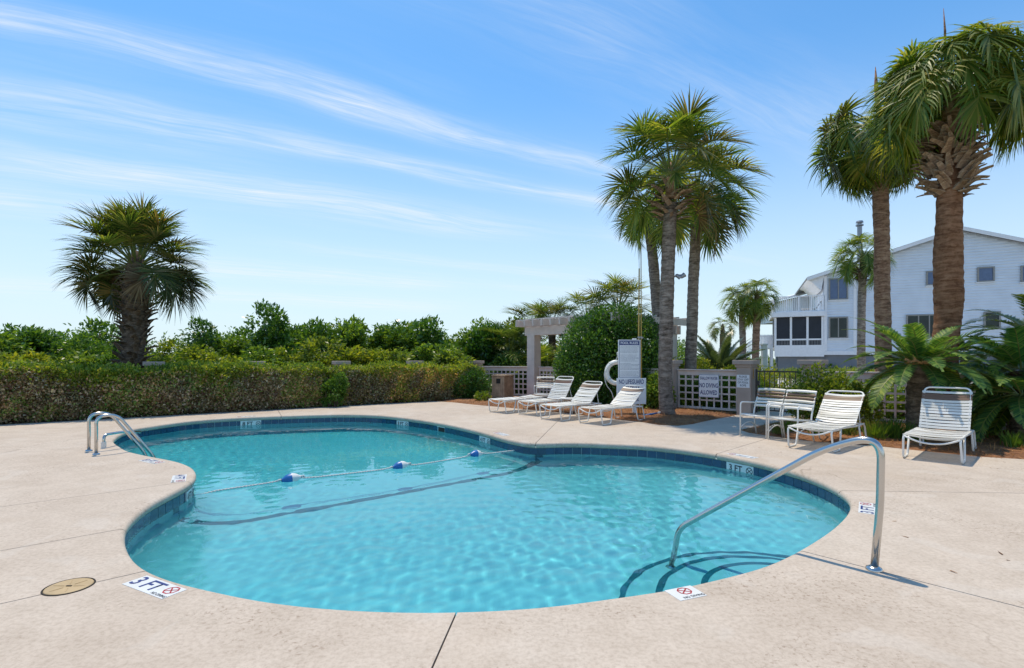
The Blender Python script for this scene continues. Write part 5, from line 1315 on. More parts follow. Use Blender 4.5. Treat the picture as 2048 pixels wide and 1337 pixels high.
# ------------------------------------------------------------------ signs
def board(name, parent, w, h, c, th=0.014, mat=M_SIGN):
    b = MB(); b.box(c, (w, th, h)); return b.build(name, mat, parent, bevel=0.003)
face = lambda p: math.atan2(-p.x, p.y)*0.5
SP = G(1266, 831); SPx, SPy = SP.x, SP.y
rs = empty('rules_sign', (SPx, SPy, 0), 0.10); tag(rs, 'tall white POOL RULES sign board with a blue heading on a post', 'sign')
b = MB(); b.box((0.05, 0.05, 0.98), (0.09, 0.09, 1.96)); b.build('post', M_WHITE, rs, bevel=0.004)
board('board', rs, 0.58, 0.98, (-0.10, -0.008, 1.43))
RZO = (R(90), 0, 0)
fr = MB()
for (x0, x1, z0, z1) in ((-0.365, 0.165, 1.895, 1.905), (-0.365, 0.165, 0.965, 0.975), (-0.365, -0.357, 0.965, 1.905), (0.157, 0.165, 0.965, 1.905)):
    fr.box(((x0+x1)/2, -0.0165, (z0+z1)/2), (x1-x0, 0.002, z1-z0))
fr.build('printed_border', M_NAVY, rs)
b = MB(); b.box((-0.10, -0.0165, 1.835), (0.515, 0.002, 0.105)); b.build('heading_band', M_NAVY, rs)
text_obj('POOL RULES', 0.088, M_SIGN, rs, (-0.10, -0.0185, 1.835), RZO, 0.92, bold=0.02)
rr = random.Random(4); pr = MB()
for k in range(25):
    z = 1.745 - k*0.0305; x = -0.335
    if k in (6, 13, 20): continue
    end = 0.135 - (rr.random()*0.22 if k % 3 == 2 else rr.random()*0.03)
    while x < end:
        w_ = rr.uniform(0.012, 0.04); pr.box((x+w_/2, -0.0162, z), (w_, 0.0012, 0.0095)); x += w_ + 0.009
pr.build('fine_print', M_GREYINK, rs)
ls = empty('lifeguard_sign', (SPx-0.05, SPy-0.035, 0), 0.10); tag(ls, 'white NO LIFEGUARD ON DUTY board below the rules sign', 'sign')
board('board', ls, 0.77, 0.66, (0, 0, 0.615)); board('leg', ls, 0.05, 0.32, (0.1, 0.02, 0.15)); 
for tx, z, sz, sx in (('NO LIFEGUARD', 0.85, 0.155, 0.60), ('ON DUTY', 0.69, 0.155, 0.62), ('SWIM AT', 0.535, 0.125, 0.66), ('OWN RISK', 0.40, 0.125, 0.66)):
    text_obj(tx, sz, M_NAVY, ls, (0, -0.0085, z), RZO, sx, bold=0.018)
nd = empty('no_diving_sign', (0, 0, 0), RZ); tag(nd, 'white SHALLOW WATER NO DIVING ALLOWED sign hung on the lattice fence', 'sign')
nd.location = (5.345, 14.36, 0.0)
board('board', nd, 0.56, 0.62, (0, -0.03, 0.70))
fb = MB()
for (x, z, w_, h_) in ((0, 1.0, 0.55, 0.008), (0, 0.40, 0.55, 0.008), (-0.272, 0.70, 0.008, 0.6), (0.272, 0.70, 0.008, 0.6)): fb.box((x, -0.0378, z), (w_, 0.002, h_))
fb.build('printed_border', M_NAVY, nd)
for tx, z, sz, sx in (('SHALLOW WATER', 0.905, 0.115, 0.50), ('NO DIVING', 0.71, 0.165, 0.60), ('ALLOWED', 0.52, 0.165, 0.60)):
    text_obj(tx, sz, M_NAVY, nd, (0, -0.0385, z), RZO, sx, bold=0.018)
n1 = Vector((-0.69, -0.72))
ps = empty('rope_notice', (gp[0]+n1.x*0.182, gp[1]+n1.y*0.182, 0), RZ); tag(ps, 'small white PLEASE STAY OFF OF POOL ROPE notice on the gate pillar', 'sign')
board('board', ps, 0.32, 0.33, (-0.01, 0.002, 0.86), 0.01)
for k, tx in enumerate(('PLEASE', 'STAY OFF', 'OF POOL', 'ROPE')):
    text_obj(tx, 0.075, M_BLACKINK, ps, (-0.01, -0.0045, 0.975 - k*0.075), RZO, 0.85, bold=0.006)
e1 = Vector((0.72, -0.69))
tm = empty('thermometer', (gp[0]+e1.x*0.185, gp[1]+e1.y*0.185, 1.06), RZ + R(90)); tag(tm, 'yellow strip thermometer on the side of the gate pillar', 'thermometer')
b = MB(); b.box((0, 0, 0), (0.045, 0.012, 0.27)); b.build('case', M_BAMBOO, tm, bevel=0.004)
b = MB(); b.box((0, -0.0075, 0), (0.008, 0.003, 0.2)); b.build('tube', M_RED, tm)

# life hooks and ring by the sign
for k, (x, h, lab) in enumerate(((0.17, 3.75, 'shorter yellow rescue pole standing behind the rules sign'), (0.235, 4.35, 'taller slender pole standing behind the rules sign'))):
    po = empty('rescue_pole', (SPx+x, SPy+0.1, 0)); tag(po, lab, 'pole', None)
    b = MB(); b.tube([(0, 0, 0.02), (0.0, 0, h*0.5), (0.012-0.02*k, 0, h)], [0.022-0.006*k, 0.02-0.006*k, 0.017-0.006*k], 8); b.build('pole_shaft', M_BAMBOO, po, smooth=True)
    b = MB(); b.tube([(0, -0.03, 1.98), (0.0, 0.03, 1.98)], 0.03, 8); b.build('bracket', M_METALG, po)
    if k == 0:
        b = MB(); b.tube([(0.012, 0, h), (0.0, 0, h+0.55)], 0.006, 5)
        b.build('thin_tip', M_METALG, po)
lr = empty('life_ring', (SPx-0.41, SPy+0.06, 1.08)); tag(lr, 'white life ring hanging half behind the rules sign', 'life ring')
b = MB(); b.tube([(0.245*math.cos(a), 0, 0.27*math.sin(a)) for a in np.linspace(0, 2*math.pi, 37)], 0.062, 10, False); b.build('ring', M_WHITE, lr, smooth=True)
for a in (0.6, 2.2, 3.8, 5.4):
    b = MB(); b.tube([(0.245*math.cos(a+t), 0, 0.27*math.sin(a+t)) for t in (-0.09, 0, 0.09)], 0.066, 10); b.build('band', M_ROPE, lr, smooth=True)
b = MB(); b.tube(fillet([(-0.02, 0, 0.30), (0.04, -0.03, 0.46), (0.10, -0.05, 0.50), (0.03, -0.07, 0.28), (-0.16, -0.08, 0.24), (-0.33, -0.07, 0.0), (-0.28, -0.07, -0.3), (-0.12, -0.05, -0.5), (-0.05, 0, -0.8)], 0.08, 4), 0.011, 6); b.build('grab_line', M_ROPE, lr, smooth=True)
b = MB(); b.tube(fillet([(0.02, 0, 0.26), (0.05, -0.07, 0.36), (0.09, -0.06, 0.52), (0.0, -0.07, 0.52), (0.06, -0.05, 0.33)], 0.04, 4), 0.016, 6); b.build('rope_coil', M_ROPE, lr, smooth=True)
hose = empty('pool_brush', (3.45, 12.95, 0.06)); tag(hose, 'blue and white pool brush lying on the mulch by the palm foot', 'pool brush')
b = MB(); b.tube([(-0.28, -0.1, 0.0), (0.14, 0.06, 0.05)], 0.02, 8); b.build('blue_handle', M_BLUE, hose, smooth=True)
b = MB(); b.bar((0.12, -0.04, 0.06), (0.2, 0.16, 0.06), 0.06, 0.03); b.build('brush_head', M_WHITE, hose)
# flood light strapped to the tall palm
fl = empty('flood_light', (MT.x+0.17, MT.y-0.02, 3.48)); tag(fl, 'small twin flood light strapped to the tall palm trunk', 'flood light')
b = MB(); b.tube([(-0.05, 0, 0), (0.06, 0, 0.05), (0.1, -0.02, 0.06)], 0.018, 7); b.build('arm', M_METALG, fl)
for dx, dz, tl in ((0.09, 0.03, 30), (0.2, 0.04, -35)):
    b = MB(); Mx = Matrix.Rotation(R(90+tl), 4, 'Y'); b.lathe([(0.02, -0.08), (0.045, -0.05), (0.06, 0.05), (0.062, 0.06)], 12, c=(dx, -0.02, dz), M=Mx); b.build('lamp_head', M_METALG, fl, smooth=True, autos=40)
b = MB(); b.tube([(0.09, -0.02, 0.06), (0.2, -0.02, 0.07)], 0.014, 6); b.build('bracket', M_METALG, fl)

# wooden litter bin
bin_ = empty('litter_bin', (-0.32, 18.45, 0.02), -0.62); tag(bin_, 'weathered wooden slatted litter bin with a dark square opening', 'litter bin')
b = MB(); b.box((0, 0, 0.40), (0.47, 0.47, 0.76)); b.build('liner', M_DARK, bin_)
for sd_ in range(4):
    a = sd_*math.pi/2; M3 = Matrix.Rotation(a, 3, 'Z')
    for k in range(6):
        h = 0.80 + random.uniform(-.012, .012); b = MB(); x = -0.23 + 0.092*k
        cut = sd_ == 0 and k in (2, 3)
        if cut:
            b.box(M3 @ Vector((x, -0.25, 0.28)), (0.085, 0.028, 0.56), M3); b.box(M3 @ Vector((x, -0.25, 0.765)), (0.085, 0.028, 0.07), M3)
        else: b.box(M3 @ Vector((x, -0.25, h/2)), (0.08, 0.028, h), M3)
        b.build('slat', M_WOOD, bin_)
b = MB(); b.box((0, 0, 0.83), (0.58, 0.58, 0.045)); b.build('lid', M_WOOD, bin_, bevel=0.006)
b = MB(); b.box((0, -0.242, 0.65), (0.17, 0.02, 0.17)); b.build('opening', M_BLACK, bin_)  # solid black panel stands in for the shaded hollow of the bin

# ------------------------------------------------------------------ strap loungers and armchairs
sm = MB()
nseg = 8
vs = []
for k in range(nseg+1):
    y = -0.5 + k/nseg; sag = -0.035*(1-(2*y)**2)
    for (x, z) in ((-0.5, 0.0), (0.5, 0.0), (0.44, -0.1), (-0.44, -0.1)): vs.append((x, y, z*0.1 + sag))
sm.add(vs, [(4*k+a, 4*k+(a+1) % 4, 4*k+4+(a+1) % 4, 4*k+4+a) for k in range(nseg) for a in range(4)] + [(3, 2, 1, 0), (4*nseg, 4*nseg+1, 4*nseg+2, 4*nseg+3)])
STRAP_W = sm.mesh('strap', M_STRAP, True, 40); STRAP_B = sm.mesh('strap', M_BROWN, True, 40)
TUBE_R = 0.0145
def strap(parent, me, c, w, L_, pitch=0.0, name='strap'):
    return link(name, me, parent, c, (R(random.uniform(-.6, .6)), -pitch + R(random.uniform(-4, 4)), R(random.uniform(-.7, .7))), (w*random.uniform(.93, 1.04), L_, random.uniform(.35, .95)))
def lounger(label, foot, direc, back_deg, group):
    """foot: ground point under the middle of the foot end; direc: towards the head"""
    rz = math.atan2(direc[1], direc[0]); root = empty('sun_lounger', (foot[0], foot[1], 0), rz); tag(root, label, 'sun lounger', group)
    HW, SH, SL, BL = 0.315, 0.34, 1.12, 0.74
    f = MB()
    for s in (-1, 1):
        y = HW*s
        f.tube(fillet([(0.42, y, SH-0.01), (0.34, y*1.03, 0.015), (0.06, y*1.04, 0.015), (0.0, y, SH), (0.5, y, SH+0.005), (SL, y, SH-0.02), (SL+0.42, y, SH-0.01), (SL+0.50, y*1.04, 0.015), (SL+0.24, y*1.03, 0.015), (SL+0.14, y, SH-0.02)], [0.05, 0.06, 0.09, 0.2, 0.1, 0.09, 0.06, 0.05], 6), TUBE_R, 8)
    f.tube(fillet([(0.02, -HW, SH-0.005), (0.03, -HW*0.5, SH-0.075), (0.03, 0, SH-0.095), (0.03, HW*0.5, SH-0.075), (0.02, HW, SH-0.005)], 0.12, 5), TUBE_R*0.9, 8)
    f.tube(fillet([(0.42, -HW, SH-0.01), (0.42, -HW*0.5, SH-0.07), (0.42, HW*0.5, SH-0.07), (0.42, HW, SH-0.01)], 0.12, 5), TUBE_R*0.9, 8)
    f.tube([(SL+0.44, -HW, SH-0.02), (SL+0.44, HW, SH-0.02)], TUBE_R, 8); f.tube([(SL+0.14, -HW, SH-0.025), (SL+0.14, HW, SH-0.025)], TUBE_R*0.9, 8)
    f.build('frame', M_WHITE, root, smooth=True)
    n = 20
    for k in range(n):
        x = 0.05 + (SL-0.09)*k/(n-1); strap(root, STRAP_W, (x, 0, SH+0.018), 0.048, HW*2+0.03)
    a = R(back_deg); ca, sa = math.cos(a), math.sin(a); p0 = Vector((SL+0.01, 0, SH))
    def bp(t, y): return Vector((p0.x + ca*t, y, p0.z + sa*t))
    bw = HW - 0.02
    b = MB(); b.tube(fillet([bp(0, -bw), bp(BL, -bw*0.97), bp(BL, bw*0.97), bp(0, bw)], [0.09, 0.09], 8), TUBE_R, 8); b.build('backrest_frame', M_WHITE, root, smooth=True)
    nb_ = 13
    for k in range(nb_):
        t = 0.04 + (BL-0.13)*k/(nb_-1); brown = k in (nb_-3, nb_-2); c = bp(t, 0) + Vector((-sa, 0, ca))*0.018
        strap(root, STRAP_B if brown else STRAP_W, c, 0.040 if not brown else 0.048, bw*2+0.03, a, 'back_strap')
    if back_deg > 12:
        for s in (-1, 1):
            q = bp(0.42, s*(HW-0.05)); b = MB(); b.tube(fillet([q, (SL+0.42, s*(HW-0.06), SH-0.08), (SL+0.40, s*(HW-0.06), SH-0.02)], 0.04, 4), 0.009, 6); b.build('prop', M_WHITE, root, smooth=True)
    return root
GL = 'white strap loungers beside the mulch bed'
lounger('white strap lounger lying flat, leftmost in the row of four by the mulch', (-0.42, 14.05), (0.72, 0.69), 4, GL)
lounger('white strap lounger with raised back, second from the left in the row', (0.36, 13.45), (0.72, 0.69), 55, GL)
lounger('white strap lounger with raised back, third in the row, before the big shrub', (0.87, 12.36), (0.73, 0.68), 44, GL)
lounger('white strap lounger with raised back covering part of the lifeguard board', (1.69, 11.62), (0.75, 0.665), 37, GL)
lounger('white strap lounger between the armchairs and the handrail top', (4.66, 8.32), (0.76, 0.65), 45, GL)
lounger('rightmost white strap lounger, upright back, in front of the sago palm', (5.85, 7.40), (0.72, 0.69), 60, GL)

def armchair(label, fl, fdir, group=None):
    """fl: ground point of the chair centre; fdir: the way it faces"""
    rz = math.atan2(fdir[1], fdir[0]); root = empty('armchair', (fl[0], fl[1], 0), rz); tag(root, label, 'armchair', group)
    HW, SH = 0.265, 0.41
    f = MB()
    for s in (-1, 1):
        y = HW*s
        f.tube(fillet([(0.26, y, 0.0), (0.245, y, 0.63), (-0.20, y, 0.60), (-0.22, y*0.97, 0.55)], [0.07, 0.05], 6), 0.0135, 8)
        f.tube(fillet([(-0.24, y, 0.0), (-0.16, y, 0.36), (-0.17, y, 0.45), (-0.33, y*0.97, 0.86)], [0.1, 0.08], 5), 0.0135, 8)
        f.tube(fillet([(0.25, y, SH-0.02), (-0.16, y, SH-0.05)], 0.02, 3), 0.012, 8)
        f.tube(fillet([(0.255, y, 0.14), (0.1, y, 0.23), (-0.08, y, 0.24), (-0.215, y, 0.15)], 0.1, 4), 0.010, 8)
    f.tube([(0.25, -HW, SH-0.02), (0.25, HW, SH-0.02)], 0.0135, 8); f.tube([(-0.16, -HW, SH-0.05), (-0.16, HW, SH-0.05)], 0.0125, 8); f.tube([(-0.331, -HW*.97, 0.86), (-0.331, HW*.97, 0.86)], 0.0125, 8)
    f.build('frame', M_WHITE, root, smooth=True)
    for k in range(7):
        t = k/6; strap(root, STRAP_W, (0.235-0.38*t, 0, SH+0.005-0.03*t), 0.052, HW*2+0.03, 0.07)
    for k in range(6):
        t = k/5; z = 0.55 + 0.30*t; x = -0.212 - 0.117*t; strap(root, STRAP_B if k in (3, 4) else STRAP_W, (x+0.012, 0, z), 0.052, HW*1.97+0.03, math.atan2(0.38, -0.155)-0.0, 'back_strap')
    return root
armchair('white strap armchair next to the gate pillar, left of a pair', (4.66, 9.90), (-0.85, -0.52))
armchair('white strap armchair right of its twin, before the loose shrub', (4.93, 9.36), (-0.85, -0.52))
armchair('white strap armchair standing at the foot of the pergola column', (0.98, 16.1), (-0.2, -0.98))
st = empty('side_table', (1.47, 13.95, 0)); tag(st, 'small low white table between the second and third loungers of the row', 'side table')
b = MB(); b.lathe([(0.21, 0.385), (0.225, 0.39), (0.225, 0.405), (0.21, 0.41)], 28); b.build('table_top', M_WHITE, st, smooth=True, autos=40)
for a in range(4):
    c, s = math.cos(a*1.571+.5), math.sin(a*1.571+.5); b = MB(); b.tube(fillet([(0.19*c, 0.19*s, 0.385), (0.21*c, 0.21*s, 0.3), (0.20*c, 0.20*s, 0.0)], 0.05, 4), 0.012, 7); b.build('leg', M_WHITE, st, smooth=True)

# ------------------------------------------------------------------ the white house, its front turned 24 degrees
HO = Vector((23.55, 40.0)); HROT = R(-24); HU = Vector((math.cos(HROT), math.sin(HROT))); HD = Vector((-HU.y, HU.x))
def hx(px):
    q = (px-CX)/FPX; return (q*HO.y - HO.x)/(HU.x - q*HU.y)
def hz_(py, px=1648):
    return CAMH - (py-HZ)/FPX*(HO.y + HU.y*hx(px))
def house_world(u, d, z=0.0): return Vector((HO.x + HU.x*u + HD.x*d, HO.y + HU.y*u + HD.y*d, z))
HX0, HX1, HY = 0.0, 17.5, 0.0
house = empty('beach_house', (HO.x, HO.y, 0), HROT); tag(house, 'white clapboard two storey house with a balcony over a screened porch', 'house')
def HP(x, y, z): return Vector((x, y, z))
ridge_x, ridge_z = hx(1920), hz_(457, 1920); eave_x, eave_z = hx(1613), hz_(557, 1613); SLR = (ridge_z-eave_z)/(ridge_x-eave_x); rr_z = hz_(482, 2048); SLR2 = (ridge_z-rr_z)/(hx(2048)-ridge_x)
def roof_z(x): return ridge_z - SLR*(ridge_x-x) if x < ridge_x else ridge_z - SLR2*(x-ridge_x)
base_z = hz_(705)
# front wall: clapboards one above another
b = MB(); gab = [(HX0, base_z), (HX1, base_z), (HX1, roof_z(HX1)-0.05), (ridge_x, ridge_z-0.05), (HX0, roof_z(HX0)-0.05)]
b.add([HP(x, HY+0.06, z) for x, z in gab] + [HP(x, HY+12, z) for x, z in gab], [(0, 1, 2, 3, 4), (9, 8, 7, 6, 5), (1, 6, 7, 2), (4, 3, 8, 9), (3, 2, 7, 8), (0, 4, 9, 5)])
b.build('wall', M_SIDING, house)
course = 0.19; z = base_z; board_me = None; k = 0
while z < ridge_z - 0.15:
    z1 = z + course; x0, x1 = HX0+0.02, HX1
    if roof_z(x0) < z1 + 0.06: x0 = ridge_x - (ridge_z - z1 - 0.06)/SLR
    if roof_z(x1) < z1 + 0.06: x1 = ridge_x + (ridge_z - z1 - 0.06)/SLR2
    if x1 - x0 > 0.3:
        b = MB(); b.add([HP(x0, HY-0.045, z+0.004), HP(x1, HY-0.045, z+0.004), HP(x1, HY+0.045, z1+0.01), HP(x0, HY+0.045, z1+0.01), HP(x0, HY+0.058, z), HP(x1, HY+0.058, z)], [(0, 1, 2, 3), (4, 5, 1, 0)])
        b.build('clapboard', M_SIDING, house)
    z = z1
# side wall towards the porch, facing the sun
b = MB(); zz = 4.9
while zz < roof_z(HX0)-0.3:
    b.box(HP(HX0-0.02, HY+3.2, zz+0.08), (0.03, 6.2, 0.155)); zz += 0.165
o = b.build('side_siding', M_SIDING, house); o['kind'] = 'stuff'
b = MB(); b.box(HP((HX0+HX1)/2, HY+6.1, base_z/2), (HX1-HX0-0.3, 11.9, base_z-0.01)); b.build('foundation', M_FOUND, house)
b = MB(); b.box(HP((HX0+HX1)/2, HY-0.015, base_z-0.06), (HX1-HX0+0.05, 0.09, 0.28)); b.build('skirt_board', M_TRIM, house)
for x in (HX0+0.09, hx(1710)):
    b = MB(); b.box(HP(x, HY-0.02, (base_z+0.1+roof_z(x)-0.3)/2), (0.2, 0.06, roof_z(x)-0.4-base_z)); b.build('corner_board', M_TRIM, house)
b = MB(); b.tube([HP(hx(1716), HY-0.06, base_z), HP(hx(1716), HY-0.06, roof_z(hx(1716))-0.3)], 0.05, 8); b.build('downpipe', M_TRIM, house)
# roof
b = MB(); OV = 0.45
pts = [(eave_x, eave_z), (ridge_x, ridge_z+0.02), (HX1+0.5, roof_z(HX1+0.5))]
vs = []
for x, z in pts: vs += [HP(x, HY-OV, z+0.02), HP(x, HY+12.4, z+0.02), HP(x, HY-OV, z-0.16), HP(x, HY+12.4, z-0.16)]
b.add(vs, [(0, 1, 5, 4), (4, 5, 9, 8), (2, 6, 7, 3), (6, 10, 11, 7), (0, 2, 3, 1), (8, 9, 11, 10), (1, 3, 7, 5), (5, 7, 11, 9)]); b.build('roof', M_ROOF, house)
b = MB(); vs = []
for x, z in pts: vs += [HP(x, HY-OV-0.03, z+0.0), HP(x, HY-OV-0.03, z-0.24), HP(x, HY-OV+0.02, z+0.0), HP(x, HY-OV+0.02, z-0.24)]
b.add(vs, [(0, 4, 5, 1), (4, 8, 9, 5), (2, 3, 7, 6), (6, 7, 11, 10), (1, 5, 7, 3), (5, 9, 11, 7), (0, 2, 6, 4), (4, 6, 10, 8), (0, 1, 3, 2)]); b.build('rake_board', M_TRIM, house)
b = MB(); cx_ = hx(1735); b.lathe([(0.17, roof_z(cx_)-0.3), (0.17, hz_(453, 1735)*1.06)], 14, c=HP(cx_, HY+3, 0)); b.lathe([(0.27, hz_(452, 1735)*1.06), (0.27, hz_(449, 1735)*1.06), (0.14, hz_(448, 1735)*1.06), (0.14, hz_(446, 1735)*1.06), (0.27, hz_(445.5, 1735)*1.06), (0.22, hz_(442, 1735)*1.06)], 14, c=HP(cx_, HY+3, 0)); b.build('chimney_pipe', M_METALG, house, smooth=True, autos=40)
def window(x0, x1, y0, y1, panes, blind=False):
    X0, X1 = hx(x0), hx(x1); pm_ = (x0+x1)/2; Z0, Z1 = hz_(y1, pm_), hz_(y0, pm_); w, h = X1-X0, Z1-Z0
    t = 0.09; m = MB(); cx, cz = (X0+X1)/2, (Z0+Z1)/2
    for (c, s) in (((cx, Z1+t/2), (w+2*t, t)), ((cx, Z0-t/2), (w+2*t, t)), ((X0-t/2, cz), (t, h)), ((X1+t/2, cz), (t, h))): m.box(HP(c[0], HY-0.055, c[1]), (s[0], 0.13, s[1]))
    f = m.build('window', M_FRAMEG, house)
    mm = MB()
    for k in range(1, panes): mm.box(HP(X0 + w*k/panes, HY-0.07, cz), (0.07, 0.07, h))
    if panes > 1: mm.build('mullion', M_FRAMEG, f)
    for k in range(panes):
        g_ = MB(); g_.box(HP(X0 + w*(k+0.5)/panes, HY-0.058, cz), (w/panes-0.02, 0.02, h)); g_.build('pane', M_GLASS if not blind else M_BLIND, f)
    m = MB(); m.box(HP(cx, HY-0.075, Z0-t-0.02), (w+0.3, 0.14, 0.05)); m.build('sill', M_TRIM, f)
M_BLIND = simple('blue_window_shade', (0.10, 0.15, 0.26), 0.3, 0, 0.1)
window(1660, 1693, 559, 598, 2, True); window(1660, 1693, 637, 675, 2); window(1815, 1880, 632, 674, 3); window(1957, 1985, 537, 562, 1, True); window(1855, 1880, 545, 569, 1, True); window(1970, 1997, 626, 654, 1); window(2044, 2070, 534, 562, 1, True)
# porch and balcony
PX0, PX1, PD = hx(1549), HX0, 4.6
pz0, pz1, bz = hz_(694, 1600), hz_(634.5, 1600), hz_(629, 1600)
b = MB(); b.box(HP((PX0+PX1)/2, HY+PD/2, pz0-0.12), (PX1-PX0, PD, 0.24)); b.box(HP((PX0+PX1)/2, HY-0.02, (base_z+pz0)/2-0.1), (PX1-PX0, 0.05, abs(pz0-base_z)+0.45)); b.build('porch_floor', M_TRIM, house)
b = MB(); b.box(HP((PX0+PX1)/2+0.25, HY+PD/2, (base_z-0.2)/2), (PX1-PX0, PD-0.4, base_z-0.2)); b.build('porch_foundation', M_FOUND, house)
b = MB(); b.box(HP((PX0+PX1)/2-0.1, HY+PD/2-0.1, (pz1+bz)/2+0.1), (PX1-PX0+0.3, PD+0.3, 0.36)); b.build('balcony_deck', M_TRIM, house)
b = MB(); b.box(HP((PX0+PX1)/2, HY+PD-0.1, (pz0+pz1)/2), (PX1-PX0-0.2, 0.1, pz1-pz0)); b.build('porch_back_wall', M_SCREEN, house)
pw = (PX1-PX0)
for k in range(3):
    x0 = PX0 + pw*(k+0.10)/3.0; x1 = PX0 + pw*(k+0.94)/3.0; zm = hz_(681, 1600)
    b = MB(); b.box(HP((x0+x1)/2, HY+0.05, (zm+0.12+pz1)/2), (x1-x0, 0.02, pz1-zm-0.12)); b.build('screen', M_SCREEN, house)
    b = MB(); b.box(HP((x0+x1)/2, HY+0.05, (pz0+zm)/2), (x1-x0, 0.02, zm-pz0)); f = b.build('lower_screen', M_SCREEN, house)
    for j in range(9):
        b = MB(); b.box(HP(x0 + (x1-x0)*(j+0.5)/9, HY+0.02, (pz0+zm)/2), (0.022, 0.02, zm-pz0)); b.build('picket', M_METALG, f)
for k in range(4):
    x = PX0 + pw*k/3.0 + (0.06 if k == 0 else (-0.10 if k == 3 else 0.02)); b = MB(); b.box(HP(x, HY+0.02, (pz0+pz1)/2), (0.15, 0.12, pz1-pz0)); b.build('porch_post', M_TRIM, house)
b = MB(); b.box(HP((PX0+PX1)/2, HY+0.03, hz_(681, 1600)+0.06), (pw, 0.10, 0.12)); b.build('porch_rail', M_TRIM, house)
b = MB(); b.box(HP(PX0+0.05, HY+PD/2, (pz0+pz1)/2), (0.04, PD-0.2, pz1-pz0)); b.build('side_screen', M_SCREEN, house)
rt = hz_(593, 1600)
def railing(parent, p0, p1, z0, z1, n, name='balustrade'):
    p0, p1 = Vector(p0), Vector(p1)
    m = MB(); m.bar(p0 + Vector((0, 0, z1)), p1 + Vector((0, 0, z1)), 0.12, 0.07); m.bar(p0 + Vector((0, 0, z0+0.12)), p1 + Vector((0, 0, z0+0.12)), 0.07, 0.07)
    f = m.build(name, M_TRIM, parent)
    for k in range(n+1):
        q = p0.lerp(p1, k/n); m = MB(); w = 0.10 if k % 6 == 0 else 0.045
        m.box(q + Vector((0, 0, (z0+z1)/2)), (w, w, z1-z0)); m.build('picket', M_TRIM, f)
railing(house, HP(PX0, HY, 0), HP(PX1, HY, 0), bz+0.1, rt, 24); railing(house, HP(PX0, HY, 0), HP(PX0, HY+PD, 0), bz+0.1, rt, 18)
# overhanging eave at the balcony side
b = MB(); b.add([HP(eave_x, HY-0.2, eave_z-0.17), HP(HX0, HY-0.2, roof_z(HX0)-0.17), HP(hx(1642), HY-0.2, hz_(582, 1642)), HP(eave_x+0.3, HY-0.2, eave_z-0.3), HP(eave_x, HY+6, eave_z-0.17), HP(HX0, HY+6, roof_z(HX0)-0.17), HP(hx(1642), HY+6, hz_(582, 1642)), HP(eave_x+0.3, HY+6, eave_z-0.3)],
    [(0, 1, 2, 3), (7, 6, 5, 4), (3, 2, 6, 7), (0, 3, 7, 4), (1, 5, 6, 2)]); b.build('soffit', M_TRIM, house)
# neighbouring roof end behind the balcony
nb = empty('neighbour_house', (hx(1600), 52, 0)); tag(nb, 'pale lower house wing seen just behind the balcony railing', 'house')
def NPt(px, py, y): q = A(px, py, y); return Vector((q.x - hx(1600), y-52, q.z))
b = MB(); q = [NPt(1585, 640, 50), NPt(1685, 640, 50), NPt(1685, 575, 50), NPt(1585, 598, 50)]; r2 = [v + Vector((0, 7, 0)) for v in q]
b.add(q + r2, [(0, 1, 2, 3), (7, 6, 5, 4), (0, 3, 7, 4), (1, 5, 6, 2), (3, 2, 6, 7)]); b.build('wall', M_TRIM, nb)
b = MB(); q = [NPt(1578, 597, 49.6), NPt(1690, 570, 49.6), NPt(1690, 566, 49.6), NPt(1578, 593, 49.6)]; r2 = [v + Vector((0, 8, 0)) for v in q]
b.add(q + r2, [(0, 1, 2, 3), (7, 6, 5, 4), (0, 3, 7, 4), (1, 5, 6, 2), (3, 2, 6, 7), (0, 4, 5, 1)]); b.build('roof', M_TRIM, nb)
# balcony lounge chair
bc = empty('balcony_chair', house_world(hx(1628), 1.3, bz+0.12), HROT); tag(bc, 'reclining deck chair on the house balcony behind the railing', 'deck chair')
b = MB()
for s in (-.28, .28):
    b.tube([(-0.75, s, 0.34), (0.25, s, 0.36), (0.7, s, 1.05)], 0.02, 6); b.tube([(-0.6, s, 0), (-0.5, s, 0.34)], 0.02, 6); b.tube([(0.35, s, 0), (0.2, s, 0.36)], 0.02, 6)
b.build('frame', M_FRAMEG, bc)
for k in range(9):
    b = MB(); t = k/8; c = (-0.7+0.95*t, 0, 0.375); b.box(c, (0.09, 0.56, 0.012)); b.build('strap', M_STRAP, bc)
for k in range(7):
    b = MB(); t = (k+.5)/7; b.box((0.25+0.45*t-0.02, 0, 0.36+0.69*t+0.01), (0.012, 0.56, 0.09), Matrix.Rotation(R(33), 3, 'Y')); b.build('back_strap', M_FRAMEG, bc)
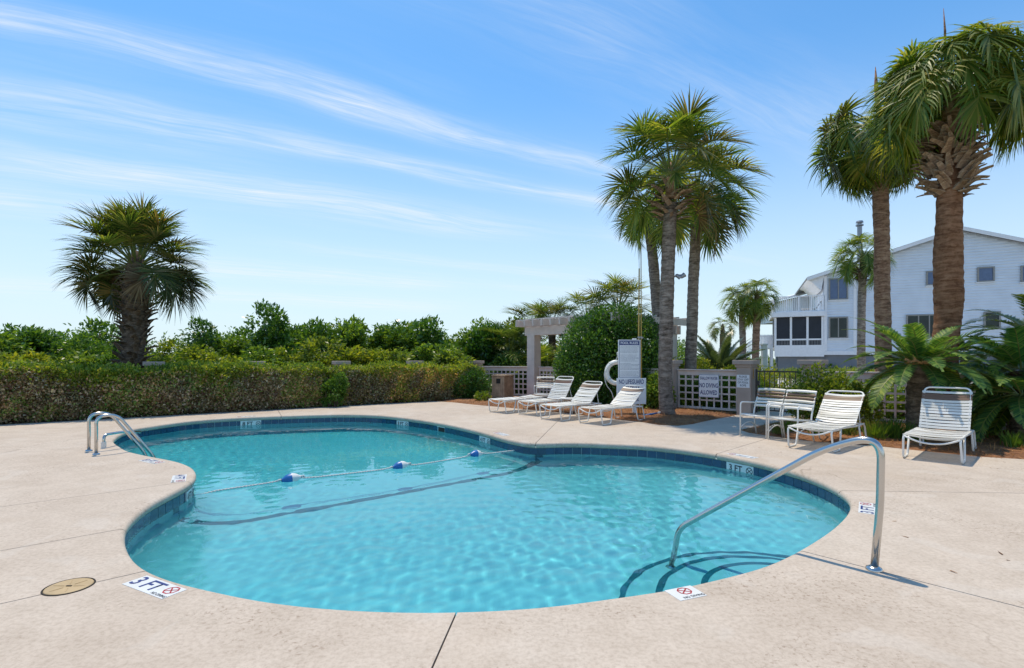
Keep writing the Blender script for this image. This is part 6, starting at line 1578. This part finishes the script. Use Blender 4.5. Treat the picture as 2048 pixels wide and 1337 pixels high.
# stairs and boardwalk left of the porch
sw = empty('boardwalk_stair', house_world(hx(1549)-0.1, 0.6), HROT); tag(sw, 'white picket railed stair and boardwalk leading down from the house porch', 'stairway')
def SPt(px, z): return Vector((hx(px)-hx(1549), 0, z))
zl = hz_(692, 1535); zlo = hz_(716, 1480)
def flight(pa, pb, za, zb, nm):
    for y in (0, 1.4):
        m = MB(); a, c = SPt(pa, za) + Vector((0, y, 0)), SPt(pb, zb) + Vector((0, y, 0)); m.bar(a + Vector((0, 0, -0.1)), c + Vector((0, 0, -0.1)), 0.06, 0.28)
        m.bar(a + Vector((0, 0, 0.80)), c + Vector((0, 0, 0.80)), 0.07, 0.06); f = m.build(nm, M_TRIM, sw)
        n = int(abs(pa-pb)/2.6)
        for k in range(n+1):
            q = a.lerp(c, k/n); m = MB(); m.box(q + Vector((0, 0, 0.44)), (0.055, 0.03, 0.92)); m.build('picket', M_TRIM, f)
    m = MB(); a, c = SPt(pa, za) + Vector((0, 0.7, 0.0)), SPt(pb, zb) + Vector((0, 0.7, 0.0)); m.bar(a, c, 1.4, 0.06, up=(0, 0, 1)); m.build('walkway_boards', M_TRIM, sw)
flight(1549, 1521, zl, zl, 'landing_rail'); flight(1521, 1486, zl, zlo, 'stair_rail'); flight(1486, 1440, zlo, zlo-0.1, 'boardwalk_rail')
for px in (1547, 1536, 1519):
    for y in (0.1, 1.3):
        m = MB(); m.box(SPt(px, zl/2-0.1) + Vector((0, y, 0)), (0.2, 0.2, zl-0.2)); m.build('post', M_TRIM, sw)
# white utility box on the lawn beyond the gate
ub = empty('utility_box', (9.0, 18.6, -0.05), -0.3); tag(ub, 'plain white box on the lawn seen through the gate pickets', 'utility box')
b = MB(); b.box((0, 0, 0.42), (0.5, 0.4, 0.84)); b.build('cabinet', M_PUTTY, ub, bevel=0.01)
b = MB(); b.box((0, 0, 0.86), (0.54, 0.44, 0.05)); b.build('lid', M_PUTTY, ub, bevel=0.008)
for x_, y_ in ((9.75, 20.5),):
    sp_ = empty('carport_post', (x_, y_, -0.05)); tag(sp_, 'pale square post standing on the lawn left of the house', 'post')
    b = MB(); b.box((0, 0, 1.0), (0.16, 0.16, 2.0)); b.build('shaft', M_PUTTY, sp_); b = MB(); b.box((0, 0, 2.03), (0.22, 0.22, 0.06)); b.build('cap', M_PUTTY, sp_)
